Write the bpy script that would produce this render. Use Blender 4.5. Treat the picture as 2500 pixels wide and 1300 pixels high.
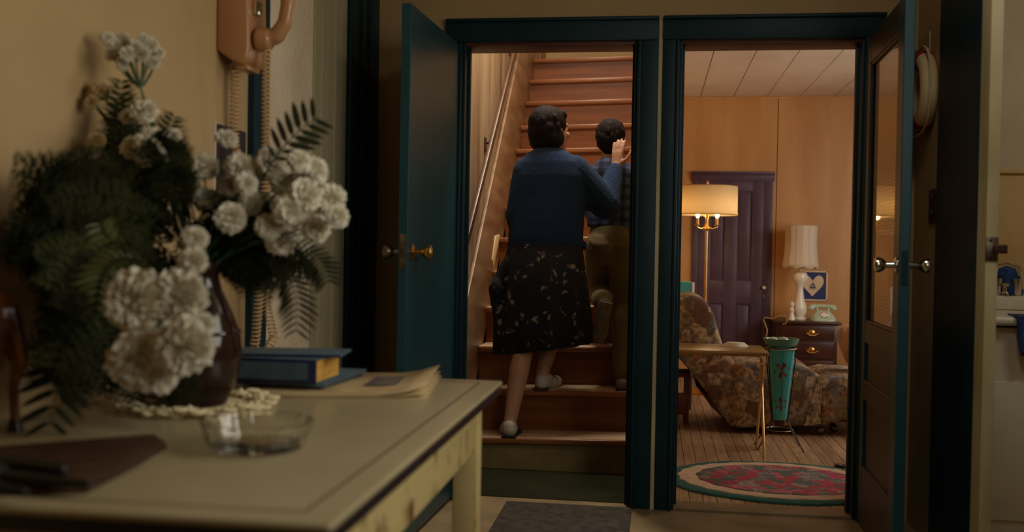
import bpy, bmesh, math, random
from mathutils import Vector, Matrix, noise
random.seed(7)
SC = bpy.context.scene
for o in list(bpy.data.objects):
    bpy.data.objects.remove(o)
COL = SC.collection
R = math.radians

# ------------------------------------------------------------------ camera
FPX = 2450.0
CAM = Vector((0, 0, 1.10))
psi, pit, rol = R(8.13), R(.935), R(1.0)
FW = Vector((-math.sin(psi) * math.cos(pit), math.cos(psi) * math.cos(pit), -math.sin(pit)))
_r0 = FW.cross(Vector((0, 0, 1))).normalized()
_u0 = _r0.cross(FW)
RT = math.cos(rol) * _r0 + math.sin(rol) * _u0
UP = -math.sin(rol) * _r0 + math.cos(rol) * _u0
cd = bpy.data.cameras.new('camera')
cam = bpy.data.objects.new('camera', cd)
COL.objects.link(cam)
cam.matrix_world = Matrix(((RT.x, UP.x, -FW.x, CAM.x), (RT.y, UP.y, -FW.y, CAM.y), (RT.z, UP.z, -FW.z, CAM.z), (0, 0, 0, 1)))
cd.sensor_width = 36
cd.lens = 36 * FPX / 2500
cd.clip_start = .02
cd.dof.use_dof = True
cd.dof.focus_distance = 5.3
cd.dof.aperture_fstop = 2.4
SC.camera = cam

def at(px, py, x=None, y=None, z=None):
    """point of the place seen at a pixel of the photograph, on the plane x=, y= or z="""
    d = FW + RT * (px - 1250) / FPX - UP * (py - 650) / FPX
    t = (y - CAM.y) / d.y if y is not None else ((x - CAM.x) / d.x if x is not None else (z - CAM.z) / d.z)
    return CAM + d * t

# ------------------------------------------------------------------ world, lights, exposure
w = bpy.data.worlds.new('world'); SC.world = w
w.use_nodes = True
w.node_tree.nodes['Background'].inputs[0].default_value = (.9, .8, .62, 1)
w.node_tree.nodes['Background'].inputs[1].default_value = .02
SC.view_settings.view_transform = 'Standard'
SC.view_settings.look = 'None'
SC.view_settings.exposure = 0
SC.view_settings.gamma = 1
SC.view_settings.use_curve_mapping = False

def area(name, loc, target, sx, sy, energy, col):
    l = bpy.data.lights.new(name, 'AREA'); l.shape = 'RECTANGLE'; l.size = sx; l.size_y = sy
    l.energy = energy; l.color = col; l.spread = R(165) if 'window' in name else R(170)
    o = bpy.data.objects.new(name, l); COL.objects.link(o)
    o.location = loc
    o.rotation_euler = (Vector(target) - Vector(loc)).to_track_quat('-Z', 'Y').to_euler()
    return o
area('kitchen_window_light', (1.02, 1.75, 1.6), (-1.25, 2.1, 1.35), 1.5, 1.0, 18.5, (1, .93, .80))
area('kitchen_fill_light', (.7, 2.5, 2.7), (.7, 2.5, 0), .5, .5, 7.6, (1, .94, .82))  # added fill under the ceiling, not a lamp of the kitchen
area('stair_foot_light', (-.48, 5.15, 3.2), (-.48, 5.15, 0), .3, .3, 27, (1, .9, .78))
area('stairwell_light', (-.48, 6.2, 4.5), (-.48, 6.2, 0), .7, .9, 40, (1, .88, .72))
area('living_window_light', (2.6, 6.5, 1.55), (.6, 6.9, 1.1), 2.2, 1.3, 29, (1, .95, .86))
area('washroom_light', (1.8, 3.3, 2.7), (1.7, 4.3, .8), .5, .5, 7, (1, .95, .84))

# ------------------------------------------------------------------ materials
def srgb(r, g, b):
    f = lambda c: c / 12.92 if c <= .04045 else ((c + .055) / 1.055) ** 2.4
    return (f(r / 255), f(g / 255), f(b / 255), 1)
MATS = {}
def pm(name, c1, c2=None, scale=8, stretch=(1, 1, 1), rough=.5, metal=0, bump=0, bscale=None, lo=.35, hi=.65, spec=.5, detail=4, **kw):
    """principled material; c1/c2 mixed by stretched noise in object space, optional fine bump"""
    if name in MATS: return MATS[name]
    m = bpy.data.materials.new(name); m.use_nodes = True
    nt = m.node_tree; N = nt.nodes; L = nt.links
    b = N['Principled BSDF']
    b.inputs['Roughness'].default_value = rough; b.inputs['Metallic'].default_value = metal
    b.inputs['Specular IOR Level'].default_value = spec
    for k, v in kw.items(): b.inputs[k].default_value = v
    tc = N.new('ShaderNodeTexCoord'); mp = N.new('ShaderNodeMapping')
    mp.inputs['Scale'].default_value = stretch
    L.new(tc.outputs['Object'], mp.inputs[0])
    nz = N.new('ShaderNodeTexNoise'); nz.inputs['Scale'].default_value = scale; nz.inputs['Detail'].default_value = detail
    L.new(mp.outputs[0], nz.inputs['Vector'])
    cr = N.new('ShaderNodeValToRGB')
    cr.color_ramp.elements[0].position = lo; cr.color_ramp.elements[1].position = hi
    cr.color_ramp.elements[0].color = c1; cr.color_ramp.elements[1].color = c2 or c1
    L.new(nz.outputs[0], cr.inputs[0]); L.new(cr.outputs[0], b.inputs['Base Color'])
    if bump:
        bz = N.new('ShaderNodeTexNoise'); bz.inputs['Scale'].default_value = bscale or scale * 3
        L.new(mp.outputs[0], bz.inputs['Vector'])
        bp = N.new('ShaderNodeBump'); bp.inputs['Strength'].default_value = bump; bp.inputs['Distance'].default_value = .01
        L.new(bz.outputs[0], bp.inputs['Height']); L.new(bp.outputs[0], b.inputs['Normal'])
    MATS[name] = m
    return m
def emit(name, col, s):
    m = bpy.data.materials.new(name); m.use_nodes = True
    b = m.node_tree.nodes['Principled BSDF']
    b.inputs['Base Color'].default_value = (.9, .8, .6, 1)
    b.inputs['Emission Color'].default_value = col; b.inputs['Emission Strength'].default_value = s
    return m
def ramp_nodes(m, stops, tex, tex_out=0, const=True):
    """replace the colour of a pm() material by a texture put through a colour ramp"""
    nt = m.node_tree; N = nt.nodes; L = nt.links
    cr = N.new('ShaderNodeValToRGB'); cr.color_ramp.interpolation = 'CONSTANT' if const else 'LINEAR'
    e = cr.color_ramp.elements
    while len(e) < len(stops): e.new(.5)
    for i, (p, c) in enumerate(stops): e[i].position = p; e[i].color = c
    L.new(tex.outputs[tex_out], cr.inputs[0])
    L.new(cr.outputs[0], N['Principled BSDF'].inputs['Base Color'])
    return cr

cream = pm('cream_plaster', srgb(190, 163, 118), srgb(180, 153, 108), 2.5, rough=.75, bump=.06, bscale=60)
stucco = pm('rough_plaster', srgb(234, 218, 190), srgb(224, 206, 174), 6, rough=.85, bump=.7, bscale=55)
greyboard = pm('grey_painted_board', srgb(178, 168, 134), srgb(164, 154, 120), 5, (1, 1, .1), rough=.7, bump=.2, bscale=40)
teal = pm('teal_paint', srgb(9, 50, 58), srgb(7, 42, 50), 5, rough=.5, spec=.3, bump=.05, bscale=30)
tealdark = pm('teal_paint_door', srgb(20, 76, 88), srgb(15, 67, 79), 3, (1, 1, .3), rough=.38, bump=.05, bscale=30)
jambwood = pm('red_brown_jamb', srgb(112, 62, 40), srgb(90, 48, 32), 6, (1, 1, 6), rough=.5)
lino = pm('tan_linoleum', srgb(150, 128, 92), srgb(126, 106, 76), 5, rough=.4, bump=.03)
linogreen = pm('green_linoleum', srgb(40, 43, 29), srgb(52, 56, 40), 3, rough=.2, lo=.5, hi=.75)
darkmat = pm('patterned_mat', srgb(36, 29, 20), srgb(66, 55, 40), 26, rough=.9, bump=.5, detail=6)
ply = pm('varnished_plywood', srgb(208, 158, 98), srgb(192, 138, 80), 3, (2.2, 2.2, .35), rough=.42, bump=.03, bscale=20, lo=.3, hi=.7)
ceilpanel = pm('painted_ceiling_board', srgb(214, 198, 182), srgb(204, 187, 169), 3, rough=.6)
treadw = pm('varnished_tread', srgb(214, 184, 152), srgb(192, 160, 126), 4, (.5, 8, 8), rough=.2)
nosew = pm('varnished_nosing', srgb(150, 96, 58), srgb(128, 78, 46), 4, (.5, 8, 8), rough=.3)
riserw = pm('red_brown_riser', srgb(124, 68, 22), srgb(102, 52, 15), 4, (.6, 6, 6), rough=.42)
olive = pm('cream_painted_riser', srgb(140, 124, 80), srgb(116, 102, 64), 6, rough=.6)
plankw = pm('worn_whitewashed_plank', srgb(162, 140, 110), srgb(120, 90, 60), 4, (2.2, 2.2, .2), rough=.6, bump=.2, bscale=18, lo=.40, hi=.72, detail=8)
skirtw = pm('brown_skirt_board', srgb(150, 118, 86), srgb(122, 91, 62), 5, (3, .5, 3), rough=.45)
railw = pm('handrail_wood', srgb(92, 62, 40), srgb(70, 46, 30), 6, rough=.35)
boardw = pm('oak_floor_strip', srgb(186, 150, 114), srgb(158, 124, 90), 7, (8, .6, 8), rough=.45, bump=.1)
boardw2 = pm('oak_floor_strip_dark', srgb(166, 130, 98), srgb(138, 104, 76), 7, (8, .6, 8), rough=.45, bump=.1)
subfloor = pm('dark_subfloor', srgb(40, 26, 16), rough=.9)
purple = pm('purple_paint', srgb(90, 68, 86), srgb(78, 58, 76), 4, rough=.4, bump=.04)
brass = pm('brass', srgb(226, 186, 110), srgb(190, 144, 74), 6, rough=.25, metal=1)
brasspole = pm('dull_brass', srgb(214, 180, 120), srgb(180, 140, 84), 6, rough=.35, metal=.8)
chrome = pm('chrome', srgb(215, 215, 205), rough=.15, metal=1)
steel = pm('worn_steel', srgb(150, 140, 120), srgb(100, 88, 70), 30, rough=.4, metal=.9)
rust = pm('rusted_plate', srgb(96, 58, 40), srgb(60, 40, 30), 40, rough=.6, metal=.4)
black = pm('dark_paint', srgb(26, 24, 26), rough=.5)
white = pm('white_enamel', srgb(226, 220, 200), srgb(214, 206, 184), 5, rough=.3)
cloth_white = pm('white_cloth', srgb(220, 210, 190), rough=.9)
phone_m = pm('tan_plastic', srgb(190, 142, 98), srgb(180, 132, 90), 3, rough=.28)
cordm = pm('tan_cord', srgb(210, 176, 128), rough=.5)
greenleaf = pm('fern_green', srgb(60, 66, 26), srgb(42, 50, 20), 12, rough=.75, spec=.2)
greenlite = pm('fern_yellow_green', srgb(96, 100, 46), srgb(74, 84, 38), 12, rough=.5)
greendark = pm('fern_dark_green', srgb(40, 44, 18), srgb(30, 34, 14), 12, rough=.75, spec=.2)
stemg = pm('stem_green', srgb(62, 104, 70), srgb(50, 84, 54), 12, rough=.5)
petal = pm('white_petal', srgb(238, 234, 216), srgb(228, 222, 200), 20, rough=.6)
petal2 = pm('cream_petal', srgb(224, 206, 158), srgb(206, 184, 132), 20, rough=.6)
vase_m = pm('brown_glaze', srgb(50, 33, 28), srgb(38, 24, 21), 6, rough=.12)
tabletop_m = pm('cream_enamel_top', srgb(178, 168, 134), srgb(170, 158, 124), 3, rough=.3)
rim_m = pm('dark_rim', srgb(40, 30, 36), srgb(30, 24, 30), 10, rough=.4)
woodpaint = pm('chipped_cream_paint', srgb(206, 188, 130), srgb(118, 84, 46), 9, rough=.6, lo=.53, hi=.64, detail=6, bump=.15)
leather = pm('brown_leather', srgb(78, 52, 36), srgb(62, 40, 28), 20, rough=.5, bump=.2, bscale=120)
lace = pm('lace_thread', srgb(236, 222, 182), rough=.9)
amber = pm('amber_glaze', srgb(156, 98, 44), srgb(88, 46, 24), 12, rough=.22, lo=.38, hi=.6)
hoofm = pm('dark_glaze', srgb(34, 30, 32), rough=.25)
skin = pm('skin', srgb(176, 132, 104), srgb(164, 120, 94), 6, rough=.55)
hairm = pm('dark_brown_hair', srgb(26, 16, 13), srgb(18, 11, 10), 40, (1, 1, .12), rough=.75, spec=.15, bump=.5, bscale=120)
cardigan_m = pm('blue_knit', srgb(6, 44, 82), srgb(4, 36, 68), 60, rough=.95, bump=.6, bscale=180)
trouser_m = pm('khaki_cotton', srgb(104, 88, 52), srgb(90, 76, 45), 10, rough=.9, bump=.2)
shoe_w = pm('pale_canvas_shoe', srgb(190, 182, 166), srgb(170, 162, 146), 20, rough=.7)
shoe_d = pm('dark_sole', srgb(40, 34, 30), rough=.7)
sneaker = pm('grey_rubber_sole', srgb(128, 118, 104), srgb(104, 96, 84), 30, rough=.7, bump=.3)
bluebook = pm('blue_book_cloth', srgb(80, 106, 118), srgb(70, 94, 108), 20, rough=.6)
bluedark = pm('navy_book_cloth', srgb(24, 34, 74), rough=.55)
pages = pm('yellowed_page_edge', srgb(224, 174, 84), srgb(196, 146, 62), 6, (1, 1, 60), rough=.8)
newsp = pm('newsprint', srgb(196, 172, 130), srgb(170, 146, 106), 12, rough=.85)
newsink = pm('newsprint_picture', srgb(120, 108, 98), srgb(86, 80, 84), 22, rough=.85, detail=8)
mintm = pm('mint_enamel', srgb(190, 208, 184), srgb(178, 198, 172), 6, rough=.25)
mintdish = pm('green_enamel', srgb(96, 156, 146), srgb(82, 140, 132), 6, rough=.3)
turq = pm('turquoise_enamel', srgb(74, 186, 190), srgb(62, 170, 176), 6, rough=.25)
turqv = pm('turquoise_vinyl', srgb(70, 158, 150), srgb(60, 144, 138), 6, rough=.45)
decal = pm('red_brown_flower_print', srgb(128, 50, 40), srgb(96, 40, 34), 30, rough=.4)
porcelain = pm('white_porcelain', srgb(236, 226, 204), rough=.15)
walnut = pm('dark_mahogany', srgb(76, 38, 24), srgb(54, 26, 17), 5, (1, 6, 6), rough=.3)
stoolw = pm('orange_brown_wood', srgb(134, 76, 46), srgb(104, 54, 32), 5, (1, 6, 6), rough=.5)
tanform = pm('olive_table_top', srgb(150, 120, 66), srgb(134, 104, 56), 5, rough=.3)
redb = pm('red_tape', srgb(150, 24, 36), srgb(130, 18, 30), 10, rough=.6)
ropem = pm('cream_rope', srgb(200, 176, 130), rough=.9)
ringm = pm('cream_canvas', srgb(220, 194, 146), srgb(206, 178, 128), 8, rough=.7)
bluecloth = pm('blue_towel', srgb(40, 74, 124), srgb(28, 54, 100), 30, rough=.95, bump=.5)
tan_wallpaint = pm('tan_wash_wall', srgb(206, 174, 116), srgb(194, 160, 102), 4, rough=.5)
pale_wallpaint = pm('pale_wash_wall', srgb(200, 186, 156), srgb(190, 174, 144), 4, rough=.7)
creamjamb = pm('worn_cream_jamb', srgb(210, 200, 160), srgb(180, 166, 122), 6, (1, 1, .4), rough=.6, bump=.1)
navypaper = pm('navy_print', srgb(28, 44, 104), rough=.5)
creampaper = pm('cream_print', srgb(232, 206, 164), rough=.6)
ink = pm('blue_ink', srgb(70, 76, 110), rough=.6)
darkpaper = pm('dark_photo', srgb(48, 36, 48), srgb(38, 30, 40), 10, rough=.4)
tealborder = pm('teal_rug_braid', srgb(56, 108, 96), srgb(42, 92, 86), 14, rough=.95, bump=.5, bscale=90)
creamrug = pm('cream_rug_pile', srgb(228, 196, 160), srgb(214, 180, 144), 20, rough=.95, bump=.8, bscale=140)

glass_m = bpy.data.materials.new('clear_glass'); glass_m.use_nodes = True
_b = glass_m.node_tree.nodes['Principled BSDF']
_b.inputs['Base Color'].default_value = (.97, .97, .93, 1); _b.inputs['Roughness'].default_value = .04
_b.inputs['Transmission Weight'].default_value = 1; _b.inputs['IOR'].default_value = 1.47

def ribbed_glass():
    m = bpy.data.materials.new('ribbed_glass'); m.use_nodes = True
    N = m.node_tree.nodes; L = m.node_tree.links; b = N['Principled BSDF']
    b.inputs['Base Color'].default_value = srgb(225, 205, 180)
    b.inputs['Roughness'].default_value = .05; b.inputs['Coat Weight'].default_value = 1; b.inputs['Transmission Weight'].default_value = 1; b.inputs['IOR'].default_value = 1.5
    tc = N.new('ShaderNodeTexCoord')
    wv = N.new('ShaderNodeTexVoronoi'); wv.inputs['Scale'].default_value = 75; wv.inputs['Randomness'].default_value = .15
    L.new(tc.outputs['Object'], wv.inputs['Vector'])
    bp = N.new('ShaderNodeBump'); bp.inputs['Strength'].default_value = .3; bp.inputs['Distance'].default_value = .004
    L.new(wv.outputs[0], bp.inputs['Height']); L.new(bp.outputs[0], b.inputs['Normal'])
    return m
rglass = ribbed_glass()

def shade_mat(name, col, tr):
    m = bpy.data.materials.new(name); m.use_nodes = True
    N = m.node_tree.nodes; L = m.node_tree.links
    N.remove(N['Principled BSDF'])
    d = N.new('ShaderNodeBsdfDiffuse'); t = N.new('ShaderNodeBsdfTranslucent'); mx = N.new('ShaderNodeMixShader')
    nz = N.new('ShaderNodeTexNoise'); nz.inputs['Scale'].default_value = 90
    cr = N.new('ShaderNodeValToRGB')
    cr.color_ramp.elements[0].color = tuple(c * .93 for c in col[:3]) + (1,); cr.color_ramp.elements[1].color = col
    L.new(nz.outputs[0], cr.inputs[0]); L.new(cr.outputs[0], d.inputs[0]); L.new(cr.outputs[0], t.inputs[0])
    mx.inputs[0].default_value = tr
    L.new(d.outputs[0], mx.inputs[1]); L.new(t.outputs[0], mx.inputs[2]); L.new(mx.outputs[0], N['Material Output'].inputs[0])
    return m
shade_lit = shade_mat('linen_lamp_shade', srgb(240, 222, 186), .5)
shade_off = shade_mat('pleated_lamp_shade', srgb(246, 234, 212), .4)

def voronoi_mat(name, stops, scale, rough=.9, bump=.3, warp=.25, base=None, const=True):
    m = pm(name, base or (0, 0, 0, 1), rough=rough, bump=bump, bscale=120)
    N = m.node_tree.nodes; L = m.node_tree.links
    tc = N.new('ShaderNodeTexCoord'); nz = N.new('ShaderNodeTexNoise'); nz.inputs['Scale'].default_value = scale * .7
    L.new(tc.outputs['Object'], nz.inputs['Vector'])
    vm = N.new('ShaderNodeVectorMath'); vm.operation = 'SCALE'; vm.inputs[3].default_value = warp
    L.new(nz.outputs['Color'], vm.inputs[0])
    va = N.new('ShaderNodeVectorMath'); va.operation = 'ADD'
    L.new(tc.outputs['Object'], va.inputs[0]); L.new(vm.outputs[0], va.inputs[1])
    vo = N.new('ShaderNodeTexVoronoi'); vo.inputs['Scale'].default_value = scale
    L.new(va.outputs[0], vo.inputs['Vector'])
    ramp_nodes(m, stops, vo, 0, const)
    # second layer: cell colour tints
    sep = N.new('ShaderNodeSeparateColor'); L.new(vo.outputs['Color'], sep.inputs[0])
    return m, vo, sep
def floral(name, cols, scale, warp, dark):
    """cells of different colours with darker veins: printed flowers"""
    m, vo, sep = voronoi_mat(name, [(0, dark), (1, dark)], scale, warp=warp, const=False)
    N = m.node_tree.nodes; L = m.node_tree.links
    cr = N.new('ShaderNodeValToRGB'); cr.color_ramp.interpolation = 'CONSTANT'
    e = cr.color_ramp.elements
    while len(e) < len(cols): e.new(.5)
    for i, c in enumerate(cols): e[i].position = i / len(cols); e[i].color = c
    L.new(sep.outputs[0], cr.inputs[0])
    n2 = N.new('ShaderNodeTexNoise'); n2.inputs['Scale'].default_value = scale * 3.2; n2.inputs['Detail'].default_value = 3
    tc = N.new('ShaderNodeTexCoord'); L.new(tc.outputs['Object'], n2.inputs['Vector'])
    r2 = N.new('ShaderNodeValToRGB'); r2.color_ramp.elements[0].position = .3; r2.color_ramp.elements[1].position = .62
    L.new(n2.outputs[0], r2.inputs[0])
    mx = N.new('ShaderNodeMix'); mx.data_type = 'RGBA'
    L.new(r2.outputs[0], mx.inputs[0]); mx.inputs[6].default_value = dark
    L.new(cr.outputs[0], mx.inputs[7])
    L.new(mx.outputs[2], N['Principled BSDF'].inputs['Base Color'])
    return m
chaise_m = floral('floral_upholstery', [srgb(176, 152, 116), srgb(150, 134, 112), srgb(116, 114, 112), srgb(190, 164, 122), srgb(160, 118, 80), srgb(132, 118, 80), srgb(112, 78, 58), srgb(186, 168, 140)], 12, .12, srgb(84, 70, 56))
cushion_m = floral('floral_cushion', [srgb(220, 190, 160), srgb(200, 150, 110), srgb(150, 130, 150), srgb(226, 200, 170)], 10, .1, srgb(190, 160, 130))
roses_m = floral('rose_rug_pile', [srgb(206, 48, 72), srgb(90, 104, 92), srgb(222, 96, 108), srgb(140, 136, 128), srgb(200, 44, 66), srgb(104, 114, 104), srgb(172, 152, 140)], 18, .06, srgb(88, 82, 80))
skirt_m, _, _ = voronoi_mat('black_skirt_with_small_flowers', [(0, srgb(126, 116, 98)), (.17, srgb(76, 62, 58)), (.28, srgb(12, 10, 15))], 19, warp=.12)

def plaid():
    m = pm('navy_plaid', srgb(36, 42, 70), rough=.9, bump=.2)
    N = m.node_tree.nodes; L = m.node_tree.links
    tc = N.new('ShaderNodeTexCoord'); sp = N.new('ShaderNodeSeparateXYZ'); L.new(tc.outputs['Object'], sp.inputs[0])
    def band(out):
        mu = N.new('ShaderNodeMath'); mu.operation = 'MULTIPLY'; mu.inputs[1].default_value = 17
        L.new(out, mu.inputs[0])
        fr = N.new('ShaderNodeMath'); fr.operation = 'FRACT'; L.new(mu.outputs[0], fr.inputs[0])
        gt = N.new('ShaderNodeMath'); gt.operation = 'GREATER_THAN'; gt.inputs[1].default_value = .55
        L.new(fr.outputs[0], gt.inputs[0]); return gt.outputs[0]
    ad = N.new('ShaderNodeMath'); ad.operation = 'ADD'
    L.new(band(sp.outputs[0]), ad.inputs[0]); L.new(band(sp.outputs[2]), ad.inputs[1])
    dv = N.new('ShaderNodeMath'); dv.operation = 'MULTIPLY'; dv.inputs[1].default_value = .45; L.new(ad.outputs[0], dv.inputs[0])
    ramp_nodes(m, [(0, srgb(64, 74, 100)), (.3, srgb(36, 44, 72)), (.7, srgb(18, 20, 34))], dv)
    return m
plaid_m = plaid()

# ------------------------------------------------------------------ helpers
def mat_of(o):
    m = Matrix.Identity(4)
    while o is not None:
        m = o.matrix_basis @ m
        o = o.parent
    return m
class MB:
    def __init__(s): s.v = []; s.f = []
    def add(s, vs, fs):
        n = len(s.v); s.v += [Vector(v) for v in vs]; s.f += [tuple(i + n for i in f) for f in fs]; return s
    def box(s, x0, x1, y0, y1, z0, z1, M=None):
        vs = [Vector((x, y, z)) for z in (z0, z1) for y in (y0, y1) for x in (x0, x1)]
        if M: vs = [M @ v for v in vs]
        return s.add(vs, [(0, 2, 3, 1), (4, 5, 7, 6), (0, 1, 5, 4), (2, 6, 7, 3), (0, 4, 6, 2), (1, 3, 7, 5)])
    def loft(s, rings, cap=True, close=True):
        n = len(rings[0]); vs = [p for r in rings for p in r]; fs = []
        for i in range(len(rings) - 1):
            for j in range(n if close else n - 1):
                k = (j + 1) % n
                fs.append((i * n + j, i * n + k, (i + 1) * n + k, (i + 1) * n + j))
        if cap:
            fs.append(tuple(range(n - 1, -1, -1))); b = (len(rings) - 1) * n; fs.append(tuple(range(b, b + n)))
        return s.add(vs, fs)
    def tube(s, pts, r, n=8, cap=True):
        pts = [Vector(p) for p in pts]; rings = []; pa = None
        for i, p in enumerate(pts):
            t = (pts[min(i + 1, len(pts) - 1)] - pts[max(i - 1, 0)]).normalized()
            if pa is None:
                pa = t.orthogonal().normalized()
            else:
                pa = (pa - t * pa.dot(t))
                pa = pa.normalized() if pa.length > 1e-6 else t.orthogonal().normalized()
            b = t.cross(pa); rr = r[i] if isinstance(r, (list, tuple)) else r
            rings.append([p + (pa * math.cos(2 * math.pi * k / n) + b * math.sin(2 * math.pi * k / n)) * rr for k in range(n)])
        return s.loft(rings, cap)
    def lathe(s, prof, c=(0, 0, 0), n=24, axis=None, cap=True, mod=None):
        c = Vector(c); q = Vector(axis).normalized().to_track_quat('Z', 'Y') if axis else None
        rings = []
        for (r, z) in prof:
            ring = []
            for k in range(n):
                a = 2 * math.pi * k / n; rr = r * (mod(a, z) if mod else 1)
                v = Vector((rr * math.cos(a), rr * math.sin(a), z))
                ring.append(c + (q @ v if q else v))
            rings.append(ring)
        return s.loft(rings, cap)
    def prism(s, poly, ax, a, b):
        def pt(u, v, t): return {'x': (t, u, v), 'y': (u, t, v), 'z': (u, v, t)}[ax]
        return s.loft([[Vector(pt(u, v, a)) for u, v in poly], [Vector(pt(u, v, b)) for u, v in poly]])
    def ball(s, c, r, nu=14, nv=8, q=None):
        r = Vector(r) if isinstance(r, (tuple, list, Vector)) else Vector((r, r, r)); c = Vector(c)
        rings = []
        for i in range(nv + 1):
            th = math.pi * min(max(i / nv, .02), .98)
            ring = []
            for k in range(nu):
                a = 2 * math.pi * k / nu
                v = Vector((r.x * math.sin(th) * math.cos(a), r.y * math.sin(th) * math.sin(a), -r.z * math.cos(th)))
                ring.append(c + (q @ v if q else v))
            rings.append(ring)
        return s.loft(rings)
    def cone(s, p0, r0, p1, r1, n=14):
        """round-ended tapered limb"""
        p0 = Vector(p0); p1 = Vector(p1); d = p1 - p0; L_ = d.length
        t = d.normalized() if L_ > 1e-6 else Vector((0, 0, 1))
        prof = [(r0 * math.sin(a), -r0 * math.cos(a)) for a in (.12, .5, 1, 1.57)] + [(r1 * math.cos(a), L_ + r1 * math.sin(a)) for a in (0, .57, 1.07, 1.45)]
        return s.lathe(prof, p0, n, t)
    def build(s, name, m, parent=None, origin=None, smooth=35, bevel=0, seg=2):
        me = bpy.data.meshes.new(name)
        M = mat_of(parent).inverted() if parent else Matrix.Translation(-Vector(origin)) if origin is not None else Matrix.Identity(4)
        me.from_pydata([M @ v for v in s.v], [], s.f)
        bm = bmesh.new(); bm.from_mesh(me)
        bmesh.ops.recalc_face_normals(bm, faces=bm.faces)
        if bevel:
            ed = [e for e in bm.edges if len(e.link_faces) == 2 and e.calc_face_angle(0) > .5]
            bmesh.ops.bevel(bm, geom=ed, offset=bevel, segments=seg, affect='EDGES', profile=.5, clamp_overlap=True)
        bm.to_mesh(me); bm.free()
        if smooth:
            for p in me.polygons: p.use_smooth = True
            me.set_sharp_from_angle(angle=R(smooth))
        me.materials.append(m)
        o = bpy.data.objects.new(name, me); COL.objects.link(o)
        if parent: o.parent = parent
        elif origin is not None: o.location = origin
        return o
def remeshed(mb, name, m, parent, voxel=.006, smooth=4, fac=.5):
    """fuse overlapping limbs into one continuous surface"""
    o = mb.build(name, m, parent, smooth=0)
    a = o.modifiers.new('r', 'REMESH'); a.mode = 'VOXEL'; a.voxel_size = voxel; a.use_smooth_shade = True
    if smooth:
        b = o.modifiers.new('s', 'SMOOTH'); b.iterations = smooth; b.factor = fac
    dg = bpy.context.evaluated_depsgraph_get()
    me = bpy.data.meshes.new_from_object(o.evaluated_get(dg))
    o.modifiers.clear(); old = o.data; o.data = me; me.name = name
    bpy.data.meshes.remove(old)
    for p in me.polygons: p.use_smooth = True
    if not me.materials: me.materials.append(m)
    return o
def tag(o, label=None, cat=None, group=None, kind=None):
    if label: o['label'] = label
    if cat: o['category'] = cat
    if group: o['group'] = group
    if kind: o['kind'] = kind
    return o
def thing(name, label, cat, loc, group=None, rotz=0, kind=None):
    o = bpy.data.objects.new(name, None); COL.objects.link(o)
    o.empty_display_size = .05
    o.location = loc; o.rotation_euler = (0, 0, rotz)
    return tag(o, label, cat, group, kind)
def copy_tree(root, loc, rot=None, **kw):
    r = root.copy(); COL.objects.link(r); r.location = loc
    if rot is not None: r.rotation_euler = rot
    for ch in list(root.children):
        c = ch.copy(); COL.objects.link(c); c.parent = r
        for g in ch.children:
            d = g.copy(); COL.objects.link(d); d.parent = c
    for k, v in kw.items(): r[k] = v
    return r
def S(o, label=None): o['kind'] = 'structure'; o['label'] = label or o.name; return o

# ------------------------------------------------------------------ the room shell
WL, WR, FY, FT = -1.25, 1.05, 4.33, .12          # kitchen left and right wall, far wall face, its thickness
CH = 2.75
SO0, SO1, LO0, LO1, DH = -.85, -.09, .084, .840, 2.0
fl = S(MB().box(WL - .1, 2.6, -1.2, FY + .06, -.08, 0).build('floor', lino, smooth=0), 'tan linoleum kitchen floor')
S(MB().box(WL - .1, 2.6, -1.2, FY + FT, CH, CH + .08).build('ceiling', cream, smooth=0), 'cream kitchen ceiling')
S(MB().box(WL - .1, 2.6, -1.3, -1.2, 0, CH).build('wall_back', cream, smooth=0), 'cream wall behind the table')
wf = MB()
wf.box(WL - .1, SO0, FY, FY + FT, 0, CH); wf.box(SO1, LO0, FY, FY + FT, 0, CH); wf.box(LO1, WR + .014, FY, FY + FT, 0, CH)
wf.box(SO0, SO1, FY, FY + FT, DH, CH); wf.box(LO0, LO1, FY, FY + FT, DH, CH)
S(wf.build('wall_far', cream, smooth=0), 'cream kitchen wall holding the two doorways')
wl = S(MB().box(WL - .1, WL, -1.2, FY, 0, CH).build('wall_left', cream, smooth=0), 'cream kitchen wall with the telephone')
# textured plaster stretch and grey boards of the left wall
MB().box(WL - .01, WL + .008, 3.065, 3.505, 0, CH).build('plaster_panel', stucco, wl, smooth=0)
n = 5; y0 = 3.51; dy = (3.895 - y0) / n
for i in range(n):
    MB().box(WL - .01, WL + .012 + .002 * (i % 2), y0 + i * dy + .002, y0 + (i + 1) * dy - .002, 0, CH).build('wall_board', greyboard, wl, smooth=0, bevel=.003)
t_ = MB().box(WL - .005, WL + .022, 2.945, 3.065, 0, CH - .02).build('trim_1', teal, smooth=0, bevel=.003); S(t_, 'teal vertical board below the wall telephone')
# closed teal door in the left wall, beside the corner
d3 = thing('door_3', 'teal door frame on the left wall beside the corner', 'door frame', (WL, 4.05, 0), kind='structure')
MB().box(WL - .005, WL + .03, 3.9, 4.02, 0, CH - .02).build('casing', teal, d3, bevel=.004)
MB().box(WL - .005, WL + .042, 4.02, 4.05, 0, CH - .02).build('moulding', teal, d3, bevel=.006)
MB().box(WL - .005, WL + .02, 4.05, 4.145, 0, CH - .02).build('door_edge', teal, d3, bevel=.003)
MB().box(WL - .005, WL + .034, 4.165, 4.285, 0, CH - .02).build('casing', teal, d3, bevel=.004)
for zz in (1.06, 1.78):
    hb = MB().box(WL, WL + .026, 4.12, 4.19, zz, zz + .1)
    hb.tube([(WL + .034, 4.155, zz - .005), (WL + .034, 4.155, zz + .105)], .006)
    hb.build('hinge', rust, d3, smooth=40)
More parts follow.
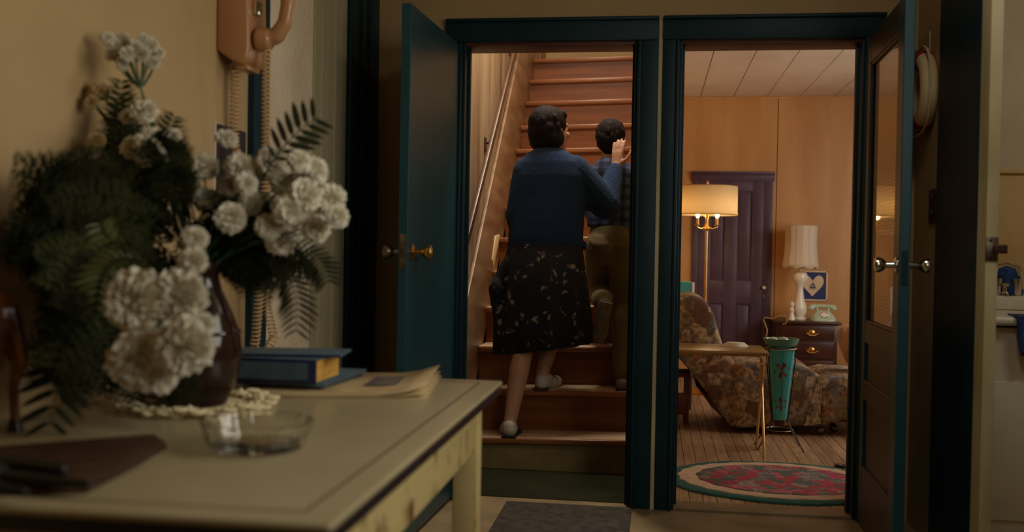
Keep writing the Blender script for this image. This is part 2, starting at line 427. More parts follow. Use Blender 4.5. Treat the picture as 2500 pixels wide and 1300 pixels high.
# right wall: thin partition with the wash-room opening, then the wall with the window behind the camera's side
wr = MB().box(WR, WR + .014, 3.36, FY + .02, 0, CH); wr.box(WR + .01, WR + .036, -1.2, 2.75, 0, CH)
wr = S(wr.build('wall_right', cream, smooth=0), 'cream partition on the right with wash room opening')
for a, b, th in ((3.79, 3.945, .016), (3.515, 3.785, .02), (3.425, 3.51, .026)):
    S(MB().box(WR - th, WR + .002, a, b, 0, CH - .02).build('trim_2', teal, smooth=0, bevel=.004), 'teal boards lining the right partition')
S(MB().box(WR - .024, WR + .013, 3.33, 3.424, 0, CH).build('trim_3', creamjamb, smooth=0, bevel=.004), 'worn cream jamb of the wash room opening')
# casings round the two doorways
def casing(nm, lab, x0, x1, x2, x3, inner):
    r = thing(nm, lab, 'door casing', ((x0 + x3) / 2, FY, 0), kind='structure')
    y1, y2 = FY - .022, FY + .001
    MB().box(x0, x1, y1, y2, 0, DH).build('side_casing', teal, r, bevel=.004)
    MB().box(x2, x3, y1, y2, 0, DH).build('side_casing', teal, r, bevel=.004)
    MB().box(x0, x3, y1 - .004, y2, DH, 2.10).build('head_casing', teal, r, bevel=.004)
    MB().box(x1 - .014, x1, y1 - .012, y1 + .002, 0, DH).build('moulding', teal, r, bevel=.004)
    MB().box(x2, x2 + .014, y1 - .012, y1 + .002, 0, DH).build('moulding', teal, r, bevel=.004)
    MB().box(x0, x3, y1 - .018, y1, DH + .085, 2.10).build('moulding', teal, r, bevel=.005)
    MB().box(x1 - .001, x1 + .012, FY - .01, FY + FT + .02, 0, DH).build('jamb', teal, r, bevel=.002)
    MB().box(x2 - .012, x2 + .001, FY - .01, FY + FT + .02, 0, DH).build('jamb', teal, r, bevel=.002)
    MB().box(x1, x2, FY - .0, FY + FT + .05, DH - .012, DH + .001).build('head_jamb', inner, r, bevel=.002)
    MB().box(x1 + .012, x1 + .024, FY + .045, FY + .075, 0, DH - .012).build('door_stop', teal, r)
    MB().box(x2 - .024, x2 - .012, FY + .045, FY + .075, 0, DH - .012).build('door_stop', teal, r)
casing('trim_4', 'teal casing of the stair doorway', SO0 - .075, SO0, SO1, -.003, jambwood)
casing('trim_5', 'teal casing of the living room doorway', .014, LO0, LO1, LO1 + .08, jambwood)
S(MB().box(-.005, .016, FY - .012, FY + .001, 0, 2.1).build('trim_6', creamjamb, smooth=0), 'narrow cream strip between the two doorways')
S(MB().box(LO0, LO1, FY - .01, FY + FT, -.005, .012).build('trim_7', lino, smooth=0, bevel=.004), 'tan threshold of the living room doorway')

# ------------------------------------------------------------------ stairwell
SX0, SX1 = -.965, -.03
S(MB().box(SX0, SX1, FY + .06, 5.0, -.08, .004).build('floor', linogreen, smooth=0), 'green linoleum at the foot of the stairs')
wsl = S(MB().box(SX0 - .12, SX0 - .012, FY + FT, 8.6, 0, 4.6).build('wall_stairwell_left', subfloor, smooth=0), 'planked wall beside the stairs')
yy = FY + FT; k = 0
while yy < 8.6:
    wd = (.29, .26, .31, .27)[k % 4]
    MB().box(SX0 - .013, SX0 + (0, .003, .0015)[k % 3], yy + .0015, min(yy + wd, 8.6) - .0015, 0, 4.6).build('plank', plankw, wsl, smooth=0, bevel=.002)
    yy += wd; k += 1
S(MB().box(SX1, .05, FY + FT, 8.6, 0, 4.6).build('wall_stairwell_right', cream, smooth=0), 'wall between stairs and living room')
S(MB().box(SX0 - .12, .05, 8.6, 8.7, 0, 4.6).build('wall_stairwell_back', cream, smooth=0), 'cream wall at the head of the stairs')
S(MB().box(SX0 - .12, .05, FY + FT, 8.7, 4.6, 4.7).build('ceiling', cream, smooth=0), 'stairwell ceiling')
S(MB().box(SX0 - .12, .05, FY + .02, FY + FT, 2.6, 4.6).build('wall_stairwell_front', cream, smooth=0), 'wall over the stair doorway')
ZT = [.155, .365, .572, .772, .972, 1.172, 1.368, 1.57, 1.775, 1.96, 2.16, 2.352, 2.545]
SY, TR = 4.95, .22
st = thing('staircase', 'steep wooden staircase with red-brown risers climbing behind the doorway', 'staircase', (-.5, SY, 0))
TILT = .026
for i, z in enumerate(ZT):
    y = SY + TR * i; zb = ZT[i - 1] if i else 0
    tl = lambda x: TILT * (x - SX0)
    def slab(x0, x1, ya, yb, za, zb_):
        vs = [Vector((x, yq, zq + tl(x))) for zq in (za, zb_) for yq in (ya, yb) for x in (x0, x1)]
        return MB().add(vs, [(0, 2, 3, 1), (4, 5, 7, 6), (0, 1, 5, 4), (2, 6, 7, 3), (0, 4, 6, 2), (1, 3, 7, 5)])
    depth = TR + .012 if i < 12 else 8.597 - y
    td = slab(SX0 + .022, SX1, y - .014, y + depth, z - .028, z).build('tread', treadw, st, bevel=.002)
    slab(SX0 + .022, SX1, y - .03, y - .0135, z - .029, z - .0004).build('nosing', nosew, td, bevel=.007, seg=3)
    slab(SX0 + .022, SX1, y, y + .018, zb - .002 - (.02 if i == 0 else 0), z - .028).build('riser', olive if i == 0 else riserw, st, smooth=0)
MB().prism([(5.80, .99), (6.02, 1.175), (6.0, 1.19), (5.86, 1.18), (5.76, 1.04)], 'x', SX0 + .0215, SX0 + .028).build('lit_wall_patch', ringm, st, bevel=.001)  # light on the wall end, painted as a pale piece
slope = lambda y: .155 + (y - SY) * (2.545 - .155) / (12 * TR)
MB().prism([(4.76, 0), (4.86, 0), (7.7, slope(7.6) - .05), (7.7, slope(7.7) + .62), (4.76, slope(4.76) + .62)], 'x', SX0 + .004, SX0 + .022).build('skirt_board', skirtw, st, bevel=.003)
hr = thing('handrail', 'thin wooden handrail fixed to the planked stairwell wall', 'handrail', (-.91, 4.72, 1.06))
A, B = Vector((-.91, 4.70, 1.06)), Vector((-.91, 6.9, 2.83))
dv = (B - A).normalized(); nv = Vector((0, -dv.z, dv.y))
MB().loft([[p + Vector((sx, 0, 0)) + nv * sz for sx, sz in ((-.010, -.02), (.010, -.02), (.014, .0), (.009, .02), (-.009, .02), (-.014, .0))] for p in (A, B)]).build('rail', railw, hr, bevel=.004)
for t in (.03, .40, .8):
    p = A.lerp(B, t)
    MB().tube([p + Vector((0, 0, -.02)), p + Vector((-.01, 0, -.06)), p + Vector((-.055, 0, -.075))], .008).box(SX0, SX0 + .008, p.y - .02, p.y + .02, p.z - .12, p.z - .04).build('bracket', rust, hr)

# ------------------------------------------------------------------ living room
LX0, LX1, LY1, LH = .05, 2.7, 9.0, 2.475
lf = S(MB().box(LX0, LX1, FY + .06, LY1, -.08, -.012).build('floor', subfloor, smooth=0), 'strip floor of the living room')
x = LX0; i = 0
rf = random.Random(3)
while x < LX1 - .01:
    wd = .0605
    ya = FY + FT if x < WR - .04 else 4.89; cut = rf.uniform(5.6, 8.2)
    for a, b in ((ya, cut), (cut, LY1)):
        MB().box(x + .0015, min(x + wd, LX1) - .0015, a + .001, b - .001, -.014, .0 - rf.uniform(0, .0012)).build('floor_board', (boardw, boardw2)[rf.random() < .4], lf, smooth=0)
    x += wd; i += 1
S(MB().box(LX0 - .0, LX0 + .02, FY + FT, LY1, 0, LH).build('wall_living_left', ply, smooth=0), 'plywood wall of the living room')
lw = S(MB().box(LX0, LX1, LY1, LY1 + .1, 0, LH + .1).build('wall_living_back', subfloor, smooth=0), 'varnished plywood wall at the back of the living room')
for a, b in ((LX0 + .02, 1.03), (1.034, 2.0), (2.004, LX1)):
    MB().box(a + .0008, b - .0008, LY1 - .008, LY1 + .01, 0, LH - .005).build('wall_panel', ply, lw, smooth=0, bevel=.0015)
S(MB().box(LX0 + .02, LX1, LY1 - .02, LY1 - .008, LH - .022, LH).build('trim_8', ply, smooth=0, bevel=.004), 'thin strip under the ceiling')
wrl = MB().box(LX1, LX1 + .1, FY + FT, 6.2, 0, LH); wrl.box(LX1, LX1 + .1, 7.8, LY1, 0, LH); wrl.box(LX1, LX1 + .1, 6.2, 7.8, 0, .85); wrl.box(LX1, LX1 + .1, 6.2, 7.8, 2.25, LH)
S(wrl.build('wall_living_right', ply, smooth=0), 'window wall of the living room')
wv_ = MB().box(LO1, WR + .04, FY + FT, FY + FT + .02, 0, LH); wv_.box(WR + .02, WR + .04, FY, 4.88, 0, LH); wv_.box(WR + .04, LX1, 4.86, 4.88, 0, LH)
S(wv_.build('wall_living_front', ply, smooth=0), 'living room side of the doorway wall')
S(MB().box(LX0, WR + .03, FY + FT, FY + FT + .02, DH, LH + .1).build('wall_living_lintel', ply, smooth=0), 'living room side over the doorway')
lc = S(MB().box(LX0, LX1, FY + FT, LY1, LH + .012, LH + .1).build('ceiling', subfloor, smooth=0), 'painted board ceiling of the living room')
for i in range(10):
    a = LX0 + .04 + .284 * i - .006
    MB().box(max(a - .284, LX0), min(a, LX1) - .005, FY + FT, LY1, LH, LH + .014).build('ceiling_panel', ceilpanel, lc, smooth=0, bevel=.0025)
S(MB().box(LX0 + .02, .30, LY1 - .02, LY1 - .008, 0, .12).build('baseboard_living', ply, smooth=0), 'plywood baseboard')

# purple closet door on the back wall
pd = thing('door_4', 'purple four-panel closet door with white knob and moulded casing', 'door', (.66, LY1 - .008, 0), kind='structure')
px0, px1, pz = .315, 1.0, 1.755
yb = LY1 - .008
MB().box(px0, px0 + .055, yb - .022, yb, 0, pz).build('side_casing', purple, pd, bevel=.004)
MB().box(px1 - .075, px1, yb - .022, yb, 0, pz).build('side_casing', purple, pd, bevel=.004)
MB().prism([(yb, pz - .02), (yb - .024, pz - .02), (yb - .03, pz + .03), (yb - .045, pz + .045), (yb - .045, pz + .06), (yb, pz + .06)], 'x', px0 - .015, px1 + .012).build('cornice', purple, pd, bevel=.002)
dx0, dx1 = px0 + .055, px1 - .075
MB().box(dx0, dx1, yb - .012, yb, 0, pz - .02).build('door_back', purple, pd, smooth=0)
xm = (dx0 + dx1) / 2
for a, b, c, d in ((dx0, dx0 + .1, 0, pz - .02), (dx1 - .1, dx1, 0, pz - .02), (xm - .055, xm + .055, 0, pz - .02)):
    MB().box(a, b, yb - .026, yb - .01, c, d).build('stile', purple, pd, bevel=.004)
for c, d in ((0, .16), (.66, .86), (pz - .11, pz - .02)):
    MB().box(dx0, dx1, yb - .0255, yb - .01, c, d).build('door_rail', purple, pd, bevel=.004)
for a, b in ((dx0 + .1, xm - .055), (xm + .055, dx1 - .1)):
    for c, d in ((.16, .66), (.86, pz - .11)):
        MB().box(a + .016, b - .016, yb - .018, yb - .01, c + .016, d - .016).build('door_panel', purple, pd, bevel=.006)
kp = at(1865, 703, y=LY1 - .05)
kb = MB().ball((kp.x, kp.y - .014, kp.z), .017).tube([(kp.x, kp.y, kp.z), (kp.x, yb - .02, kp.z)], .007).build('knob', porcelain, pd)
kb['label'] = 'white porcelain knob'
MB().box(kp.x - .006, kp.x + .006, yb - .03, yb - .024, kp.z - .09, kp.z - .055).build('keyhole_plate', steel, pd)

# wash room behind the partition
bx = WR + .046
S(MB().box(bx, 2.6, 4.75, 4.85, 0, 1.49).build('wall_wash_lower', tan_wallpaint, smooth=0), 'tan lower wall of the wash room')
S(MB().box(bx, 2.6, 4.75, 4.85, 1.49, CH).build('wall_wash_upper', pale_wallpaint, smooth=0), 'pale upper wall of the wash room')
S(MB().box(bx, 2.6, 4.735, 4.752, 1.478, 1.5).build('trim_9', tan_wallpaint, smooth=0, bevel=.004), 'tan dado strip in the wash room')
S(MB().box(2.6, 2.7, -1.2, 4.75, 0, CH).build('wall_wash_right', pale_wallpaint, smooth=0), 'pale side wall of the wash room')
van = thing('washstand', 'pale enamel washstand seen past the cream jamb', 'washstand', (1.7, 4.42, 0))
MB().box(bx + .02, 2.3, 4.12, 4.74, 0, .83).build('body', white, van, bevel=.006)
MB().box(bx + .01, 2.31, 4.085, 4.745, .84, .872).build('counter', white, van, bevel=.012, seg=3)
MB().box(bx + .01, 2.31, 4.66, 4.745, .872, .935).build('back_ledge', white, van, bevel=.01)
MB().box(bx + .06, 2.26, 4.112, 4.122, .08, .62).build('front_panel', white, van, bevel=.004)
fa = thing('faucet', 'chrome swan-neck faucet on the washstand ledge', 'faucet', (1.475, 4.68, .935))
MB().tube([(1.475, 4.68, .935), (1.475, 4.68, 1.03), (1.49, 4.66, 1.065), (1.52, 4.63, 1.075), (1.55, 4.6, 1.06), (1.56, 4.59, 1.03)], [.016, .012, .012, .012, .012, .012], 10).build('spout', chrome, fa)
for dx in (-.035, .05):
    MB().lathe([(.004, 0), (.018, 0), (.018, .012), (.01, .02), (.01, .035), (.02, .04), (.018, .055), (.004, .06)], (1.475 + dx, 4.68, .935), 12).build('tap_handle', chrome, fa)
g0 = None
for i, (px, lab) in enumerate(((2426, 'chrome tumbler half hidden by the jamb'), (2441, 'chrome tumbler between jamb and faucet'), (2490, 'chrome tumbler to the right of the faucet'))):
    q = at(px, 745, y=4.66)
    o = MB().lathe([(.012, 0), (.018, .001), (.023, .075), (.021, .075), (.016, .004), (.003, .004)], (0, 0, 0), 14).build('tumbler', chrome, None, (0, 0, 0))
    o.location = (q.x, 4.70, .9355)
    tag(o, lab, 'tumbler', 'chrome tumblers on the washstand')
# crumpled blue bag behind the faucet
bm_ = MB()
bc = Vector((1.50, 4.712, .937))
rings = []
for i in range(7):
    t = i / 6; ring = []
    for k in range(20):
        a = 2 * math.pi * k / 20
        f = 1 + .18 * noise.noise(Vector((math.cos(a) * 2, math.sin(a) * 2, t * 4)))
        ring.append(bc + Vector((.11 * (1 - .35 * t ** 2) * f * math.cos(a), .022 * f * math.sin(a), .125 * t)))
    rings.append(ring)
tag(bm_.loft(rings).build('bag', bluecloth, None, bc), 'crumpled blue bag standing behind the faucet', 'bag')
tw = MB(); rows = []
for i in range(9):
    t = i / 8; row = []
    for k in range(9):
        s_ = k / 8
        row.append(Vector((1.372 + .02 * t * t + s_ * .14, 4.072 - .006 * math.sin(s_ * 14 + t * 2), .878 - t * .15)))
    rows.append(row)
rows = [[p + Vector((0, .1, .002)) for p in rows[0]]] + rows
tb = tw.loft(rows, cap=False, close=False).build('towel', bluecloth, None, (1.44, 4.09, .8))
md = tb.modifiers.new('t', 'SOLIDIFY'); md.thickness = .006; md.offset = 0
tag(tb, 'dark blue towel hanging over the washstand edge', 'towel')

# ------------------------------------------------------------------ doors that stand open
def doorknob(parent, loc, sx, m, big=1.0):
    """round knob turned on the local x axis"""
    p = [(.004, 0), (.03, 0), (.03, .004), (.012, .01), (.01, .035), (.022, .045), (.029, .06), (.027, .072), (.012, .078), (.002, .078)]
    o = MB().lathe([(r * big, z * big) for r, z in p], (0, 0, 0), 20, (sx, 0, 0)).build('knob', m, None)
    o.parent = parent; o.location = loc
    return o
d1 = thing('door_1', 'open flat teal door of the stair doorway with brass knob', 'door', (-.862, FY - .01, 0), rotz=R(-2.5), kind='structure')
o = MB().box(-.036, 0, -.755, 0, .012, 1.99).build('door_leaf', tealdark, None, smooth=0, bevel=.003); o.parent = d1
doorknob(d1, (0, -.69, 1.085), 1, brass); doorknob(d1, (-.036, -.69, 1.085), -1, steel)
o = MB().box(-.03, -.006, -.7565, -.753, 1.02, 1.15).build('latch_plate', steel, None); o.parent = d1
for zz in (.25, 1.75):
    o = MB().tube([(.004, .004, zz), (.004, .004, zz + .1)], .007).box(-.03, 0, -.0005, .002, zz, zz + .1).build('hinge', rust, None); o.parent = d1

d2 = thing('door_2', 'open teal door of the living room with ribbed glass pane', 'door', (.846, FY - .012, 0), rotz=R(-2.0), kind='structure')
def dbox(nm, x0, x1, y0, y1, z0, z1, m=tealdark, bevel=.003):
    o = MB().box(x0, x1, y0, y1, z0, z1).build(nm, m, None, smooth=0, bevel=bevel); o.parent = d2; return o
DW = .755
doorbrown = pm('dark_brown_paint', srgb(46, 38, 28), srgb(38, 31, 24), 6, rough=.4)
dbox('stile', 0, .036, -.1, 0, .012, 1.99); dbox('stile', 0, .036, -DW, -DW + .1, .012, 1.99)
for z0, z1 in ((.012, .25), (.52, .60), (.75, .83), (1.88, 1.99)):
    dbox('door_rail', .001, .035, -DW + .1, -.1, z0, z1, doorbrown)
dbox('door_panel', .012, .024, -DW + .095, -.095, .245, .525, doorbrown); dbox('door_panel', .012, .024, -DW + .095, -.095, .595, .755, doorbrown)
for z0, z1 in ((.83, .842), (1.868, 1.88)):
    dbox('glazing_bead', .004, .014, -DW + .1, -.1, z0, z1, doorbrown)
for y0, y1 in ((-.112, -.1), (-DW + .1, -DW + .112)):
    dbox('glazing_bead', .004, .014, y0, y1, .83, 1.88, doorbrown)
dbox('glass_pane', .015, .019, -DW + .098, -.098, .828, 1.882, rglass, 0)
doorknob(d2, (0, -DW + .045, 1.07), -1, chrome, .95); doorknob(d2, (.036, -DW + .045, 1.07), 1, chrome, .95)
dbox('lock_plate', .008, .028, -DW - .002, -DW + .002, 1.0, 1.12, teal)
dbox('key_plate', .036, .04, -DW + .03, -DW + .05, .93, .99, steel)

# strike plate on the cream jamb
sp = thing('latch_keeper', 'worn metal latch keeper screwed to the cream jamb', 'latch', (WR + .005, 3.325, 1.13))
zc = 1.128
MB().box(WR - .026, WR + .012, 3.326, 3.331, zc - .038, zc + .038).build('plate', steel, sp, bevel=.002)
MB().box(WR - .004, WR + .036, 3.312, 3.33, zc - .014, zc + .014).build('keeper_box', rust, sp, bevel=.004)
for dz in (-.027, .027):
    MB().lathe([(.001, 0), (.005, 0), (.004, .003), (.001, .004)], (WR - .012, 3.327, zc + dz), 10, (0, -1, 0)).build('screw', black, sp)

# life ring and switch plate on the right partition
lr = thing('life_ring', 'small cream and red life ring hanging behind the open glass door', 'life ring', (WR - .03, 4.13, 1.745))
RC, RM, Rm = Vector((WR - .034, 4.13, 1.745)), .125, .034
def ring_piece(a0, a1, n, r):
    rings = []
    for i in range(n + 1):
        a = a0 + (a1 - a0) * i / n
        d = Vector((0, math.cos(a), math.sin(a)))
        rings.append([RC + d * (RM + r * math.cos(b)) + Vector((1, 0, 0)) * r * math.sin(b) for b in [2 * math.pi * k / 14 for k in range(14)]])
    return rings
MB().loft(ring_piece(0, 2 * math.pi, 48, Rm)).build('ring_body', ringm, lr)
for a in (math.pi * .53, math.pi * 1.47):
    MB().loft(ring_piece(a - .38, a + .38, 8, Rm + .0025)).build('tape_band', redb, lr)['label'] = 'red tape band'
pts = []
for i in range(61):
    a = 2 * math.pi * i / 60
    pts.append(RC + Vector((-.008, 0, 0)) + Vector((0, math.cos(a), math.sin(a))) * (RM + Rm + .004 + .022 * abs(math.sin(2 * (a - math.pi / 2)))))
MB().tube(pts, .005, 6).build('rope', ropem, lr)
MB().tube([RC + Vector((.03, 0, RM + Rm)), RC + Vector((.03, 0, RM + Rm + .08))], .003, 6).build('hanging_loop', ropem, lr)
sw = thing('switch_plate', 'dark brown switch plate on the right partition', 'light switch', (WR, 4.03, 1.29))
MB().box(WR - .006, WR, 3.98, 4.085, 1.228, 1.36).build('plate', rust, sw, bevel=.003)
for zz in (1.255, 1.315):
    MB().box(WR - .016, WR - .005, 4.02, 4.045, zz, zz + .024).build('toggle', black, sw, bevel=.003)

# ------------------------------------------------------------------ kitchen table
TZ = .76
kt = thing('kitchen_table', 'cream enamel-topped kitchen table with chipped painted legs', 'table', (-.8, 1.87, 0))
tx0, tx1, ty0, ty1 = WL + .03, -.385, 1.175, 2.565
MB().box(tx0, tx1, ty0, ty1, TZ - .012, TZ).build('tabletop', tabletop_m, kt, bevel=.006, seg=3)
ed = MB().box(tx0 + .004, tx1 - .004, ty0 + .004, ty1 - .004, TZ - .034, TZ - .012).build('top_edge', rim_m, kt, bevel=.003)
ed['label'] = 'dark rim under the enamel top'
for (a, b, c, d) in ((tx0 + .05, tx0 + .053, ty0 + .05, ty1 - .05), (tx1 - .053, tx1 - .05, ty0 + .05, ty1 - .05), (tx0 + .05, tx1 - .05, ty0 + .05, ty0 + .053), (tx0 + .05, tx1 - .05, ty1 - .053, ty1 - .05)):
    MB().box(a, b, c, d, TZ - .001, TZ + .0006).build('border_line', rim_m, kt, smooth=0)
la, lb = .045, .062
for x_ in (tx0 + la, tx1 - la - lb):
    for y_ in (ty0 + la, ty1 - la - lb):
        MB().box(x_, x_ + lb, y_, y_ + lb, 0, TZ - .034).build('leg', woodpaint, kt, bevel=.004)
for a, b, c, d in ((tx0 + la + lb, tx1 - la - lb, ty0 + la + .012, ty0 + la + .034), (tx0 + la + lb, tx1 - la - lb, ty1 - la - .034, ty1 - la - .012),
                   (tx0 + la + .012, tx0 + la + .034, ty0 + la + lb, ty1 - la - lb), (tx1 - la - .034, tx1 - la - .004, ty0 + la + lb, ty1 - la - lb)):
    MB().box(a, b, c, d, TZ - .165, TZ - .034).build('apron', woodpaint, kt, bevel=.003)
mt = MB().box(-.62, -.08, 3.3, FY - .03, 0, .008).build('door_mat', darkmat, None, (-.35, 3.8, 0), bevel=.003)
tag(mt, 'dark speckled mat before the stair doorway', 'mat')

# vase and lace doily
VC = Vector((-.935, 1.97, TZ))
dl = MB()
def torus(mb, c, R_, r, n=14, m_=5):
    rings = []
    for i in range(n):
        a = 2 * math.pi * i / n; d = Vector((math.cos(a), math.sin(a), 0))
        rings.append([Vector(c) + d * (R_ + r * math.cos(2 * math.pi * k / m_)) + Vector((0, 0, r * math.sin(2 * math.pi * k / m_))) for k in range(m_)])
    rings.append(rings[0]); mb.loft(rings, cap=False)
for rr in (.02, .05, .08, .11): torus(dl, VC + Vector((0, 0, .003)), rr, .003, 40)
for j, (rr, nn, sr) in enumerate(((.035, 12, .014), (.065, 22, .014), (.095, 30, .014))):
    for k in range(nn):
        a = 2 * math.pi * (k + .5 * j) / nn
        torus(dl, VC + Vector((rr * math.cos(a), rr * math.sin(a), .003)), sr * .7, .0028, 10)
for k in range(30):
    a = 2 * math.pi * k / 30
    c = VC + Vector((.128 * math.cos(a), .128 * math.sin(a), .010 + .006 * math.sin(k * 2.4)))
    torus(dl, c, .0135, .0042, 12)
    dl.ball(c + Vector((.0, 0, .004)), .006, 8, 5)
    c2 = VC + Vector((.150 * math.cos(a + .1), .150 * math.sin(a + .1), .014 + .006 * math.sin(k * 1.7)))
    torus(dl, c2, .012, .004, 12)
tag(dl.build('lace_doily', lace, None, VC), 'ruffled lace doily under the brown vase', 'doily')
vz = thing('vase', 'brown glazed vase holding white carnations and ferns', 'vase', VC + Vector((0, 0, .008)))
prof = [(.03, 0), (.056, .0), (.062, .012), (.08, .06), (.088, .1), (.082, .15), (.062, .2), (.044, .24), (.038, .265), (.045, .29), (.048, .295), (.04, .293), (.034, .265), (.036, .24), (.034, .235), (.004, .235)]
MB().lathe(prof, VC + Vector((0, 0, .008)), 40).build('body', vase_m, vz, smooth=60)
MB().lathe([(.0835, .146), (.0855, .15), (.083, .154)], VC + Vector((0, 0, .008)), 40, cap=False).build('rim_band', vase_m, vz)

# ------------------------------------------------------------------ carnations
def bloom_mesh(name, m, seed, Rr=1.0):
    rg = random.Random(seed); mb = MB()
    layers = [(6, 1.45, .78), (9, 1.15, .88), (11, .82, .97), (12, .45, 1.0), (12, .08, 1.0), (10, -.3, .95), (8, -.65, .85)]
    for li, (cnt, el, ln) in enumerate(layers):
        for j in range(cnt):
            a0 = 2 * math.pi * (j + rg.random() * .5) / cnt; e0 = el + rg.uniform(-.13, .13); wd = rg.uniform(.42, .6) * (1.25 if li > 1 else 1)
            ph = rg.uniform(0, 6); L_ = ln * rg.uniform(.9, 1.08) * Rr
            nu, nv = 6, 4; vs = []
            for v in range(nv + 1):
                t = v / nv
                for u in range(nu + 1):
                    s_ = u / nu - .5
                    a = a0 + s_ * wd * 2 * (.35 + .65 * t)
                    e = e0 - .25 * t * t + .16 * math.sin(s_ * 16 + ph) * t * t
                    r = L_ * (t * (1 - .28 * (2 * s_) ** 4)) * (1 + (.06 * (1 if u % 2 else -1) if v == nv else 0))
                    vs.append(Vector((r * math.cos(e) * math.cos(a), r * math.cos(e) * math.sin(a), r * math.sin(e) * .82 + .06 * t)))
            fs = [(v * (nu + 1) + u, v * (nu + 1) + u + 1, (v + 1) * (nu + 1) + u + 1, (v + 1) * (nu + 1) + u) for v in range(nv) for u in range(nu)]
            mb.add(vs, fs)
    mb.ball((0, 0, .05), (.35 * Rr, .35 * Rr, .35 * Rr), 10, 6)
    o = mb.build(name, m, None, smooth=70)
    me = o.data; bpy.data.objects.remove(o)
    return me
BL = [bloom_mesh('bloom', petal, s) for s in (1, 2, 3)]
BC = [bloom_mesh('bloom', petal2, s) for s in (4, 5)]
cal = MB().lathe([(.06, -.75), (.2, -.65), (.26, -.3), (.3, 0), (.1, .05)], (0, 0, 0), 10).build('calyx', stemg, None); cal_me = cal.data; bpy.data.objects.remove(cal)
MOUTH = VC + Vector((0, 0, .28))
def carnation(c, rad, face, label, group, cr=False, stem_to=None):
    """one flower: bloom, calyx and a stem into the vase mouth"""
    c = Vector(c)
    t = thing('carnation', label, 'flower', c, group)
    q = Vector(face).normalized().to_track_quat('Z', 'Y')
    b = bpy.data.objects.new('bloom', random.choice(BC if cr else BL)); COL.objects.link(b); b.parent = t
    b.scale = (rad,) * 3; b.rotation_mode = 'QUATERNION'
    b.rotation_quaternion = q @ Matrix.Rotation(random.uniform(0, 6.28), 3, 'Z').to_quaternion()
    k = bpy.data.objects.new('calyx', cal_me); COL.objects.link(k); k.parent = t; k.scale = (rad,) * 3; k.rotation_mode = 'QUATERNION'; k.rotation_quaternion = q
    d = Vector(face).normalized()
    p0 = c - d * rad * .7
    p3 = MOUTH + Vector((random.uniform(-.02, .02), random.uniform(-.02, .02), random.uniform(-.02, .02)))
    p1 = p0 - d * .06; p2 = p3 + (p0 - p3) * .3 + Vector((0, 0, .05))
    pts = [((1 - s) ** 3) * p0 + 3 * s * (1 - s) ** 2 * p1 + 3 * s * s * (1 - s) * p2 + s ** 3 * p3 for s in [i / 8 for i in range(9)]]
    if stem_to:
        k0 = Vector(stem_to); e_ = (k0 - p0) * .5; m_ = p0 + e_ + Vector((0, 0, -.012))
        pts = [p0, p0.lerp(m_, .6), m_.lerp(k0, .5), k0] + [k0.lerp(p3, i / 4) + Vector((0, 0, .01 * math.sin(math.pi * i / 4))) for i in (1, 2, 3, 4)]
    MB().tube(pts, .0022, 6).build('stem', stemg, t)
    return t
ORG = Vector((-.93, 1.95, 1.12))
def put(px, py, rp, y, label, group, cr=False, up=.25, stem_to=None):
    p = at(px, py, y=y)
    rad = .94 * rp / FPX * (p - CAM).dot(FW)
    face = (p - ORG).normalized() * .5 + (CAM - p).normalized() * 1.0 + Vector((0, 0, up)) + Vector([random.uniform(-.3, .3) for _ in range(3)])
    carnation(p, rad, face, label, group, cr, stem_to)
ORD = ('first', 'second', 'third', 'fourth', 'fifth', 'sixth', 'seventh', 'eighth', 'ninth', 'tenth', 'eleventh', 'twelfth')
def cluster(spec, fmt, group, rows, **kw):
    """label every bloom of a cluster by its row and its place from the left in that row"""
    def row(a): return next(nm for lim, nm in rows if a[1] < lim)
    for a in spec:
        mates = sorted(b[0] for b in spec if row(b) == row(a))
        put(a[0], a[1], a[2], a[3], fmt % (ORD[mates.index(a[0])], row(a)), group, kw.get('cr', False), kw.get('up', .2), kw.get('stem_to'))
cluster(((335, 735, 84, 1.60), (437, 722, 74, 1.62), (345, 878, 84, 1.58), (448, 845, 80, 1.57), (486, 795, 40, 1.64), (395, 925, 40, 1.62)),
        'large white carnation drooping before the vase, %s from left in its %s row', 'carnations drooping before the vase', ((760, 'top'), (830, 'middle'), (2000, 'bottom')), up=0)
for a, l_ in (((475, 585, 36, 1.66), 'upper of two small white carnations rising from the drooping cluster'), ((470, 640, 38, 1.64), 'lower of two small white carnations rising from the drooping cluster')):
    put(*a, l_, 'small carnations above the drooping cluster')
rgj = random.Random(5)
cluster([a + (1.9 + .14 * rgj.random(),) for a in ((418, 405, 40), (497, 408, 38), (452, 465, 46), (505, 490, 38), (588, 412, 44), (561, 458, 32), (562, 532, 42), (612, 495, 34), (662, 402, 46), (690, 452, 38), (642, 505, 36), (705, 515, 44), (684, 585, 44), (742, 478, 46), (766, 420, 40), (803, 492, 46), (822, 530, 32), (772, 560, 38), (728, 395, 32), (553, 340, 30), (736, 585, 28), (655, 555, 36), (735, 440, 34), (600, 450, 30))],
        'white carnation of the spray leaning right, %s from left in its %s row', 'carnations in the right spray', ((425, 'top'), (475, 'second'), (525, 'third'), (2000, 'lowest')), up=.15)
cluster(((262, 94, 19, 2.05), (282, 110, 23, 2.06), (272, 134, 18, 2.05), (301, 98, 20, 2.07), (313, 132, 23, 2.04), (331, 112, 19, 2.06), (346, 134, 22, 2.05), (366, 112, 24, 2.08), (386, 130, 18, 2.09), (374, 154, 18, 2.07), (299, 158, 18, 2.05), (352, 98, 17, 2.08)),
        'small white carnation topping the bouquet, %s from left in its %s row', 'carnations topping the bouquet', ((120, 'upper'), (2000, 'lower')), up=.1, stem_to=at(343, 215, y=2.05))
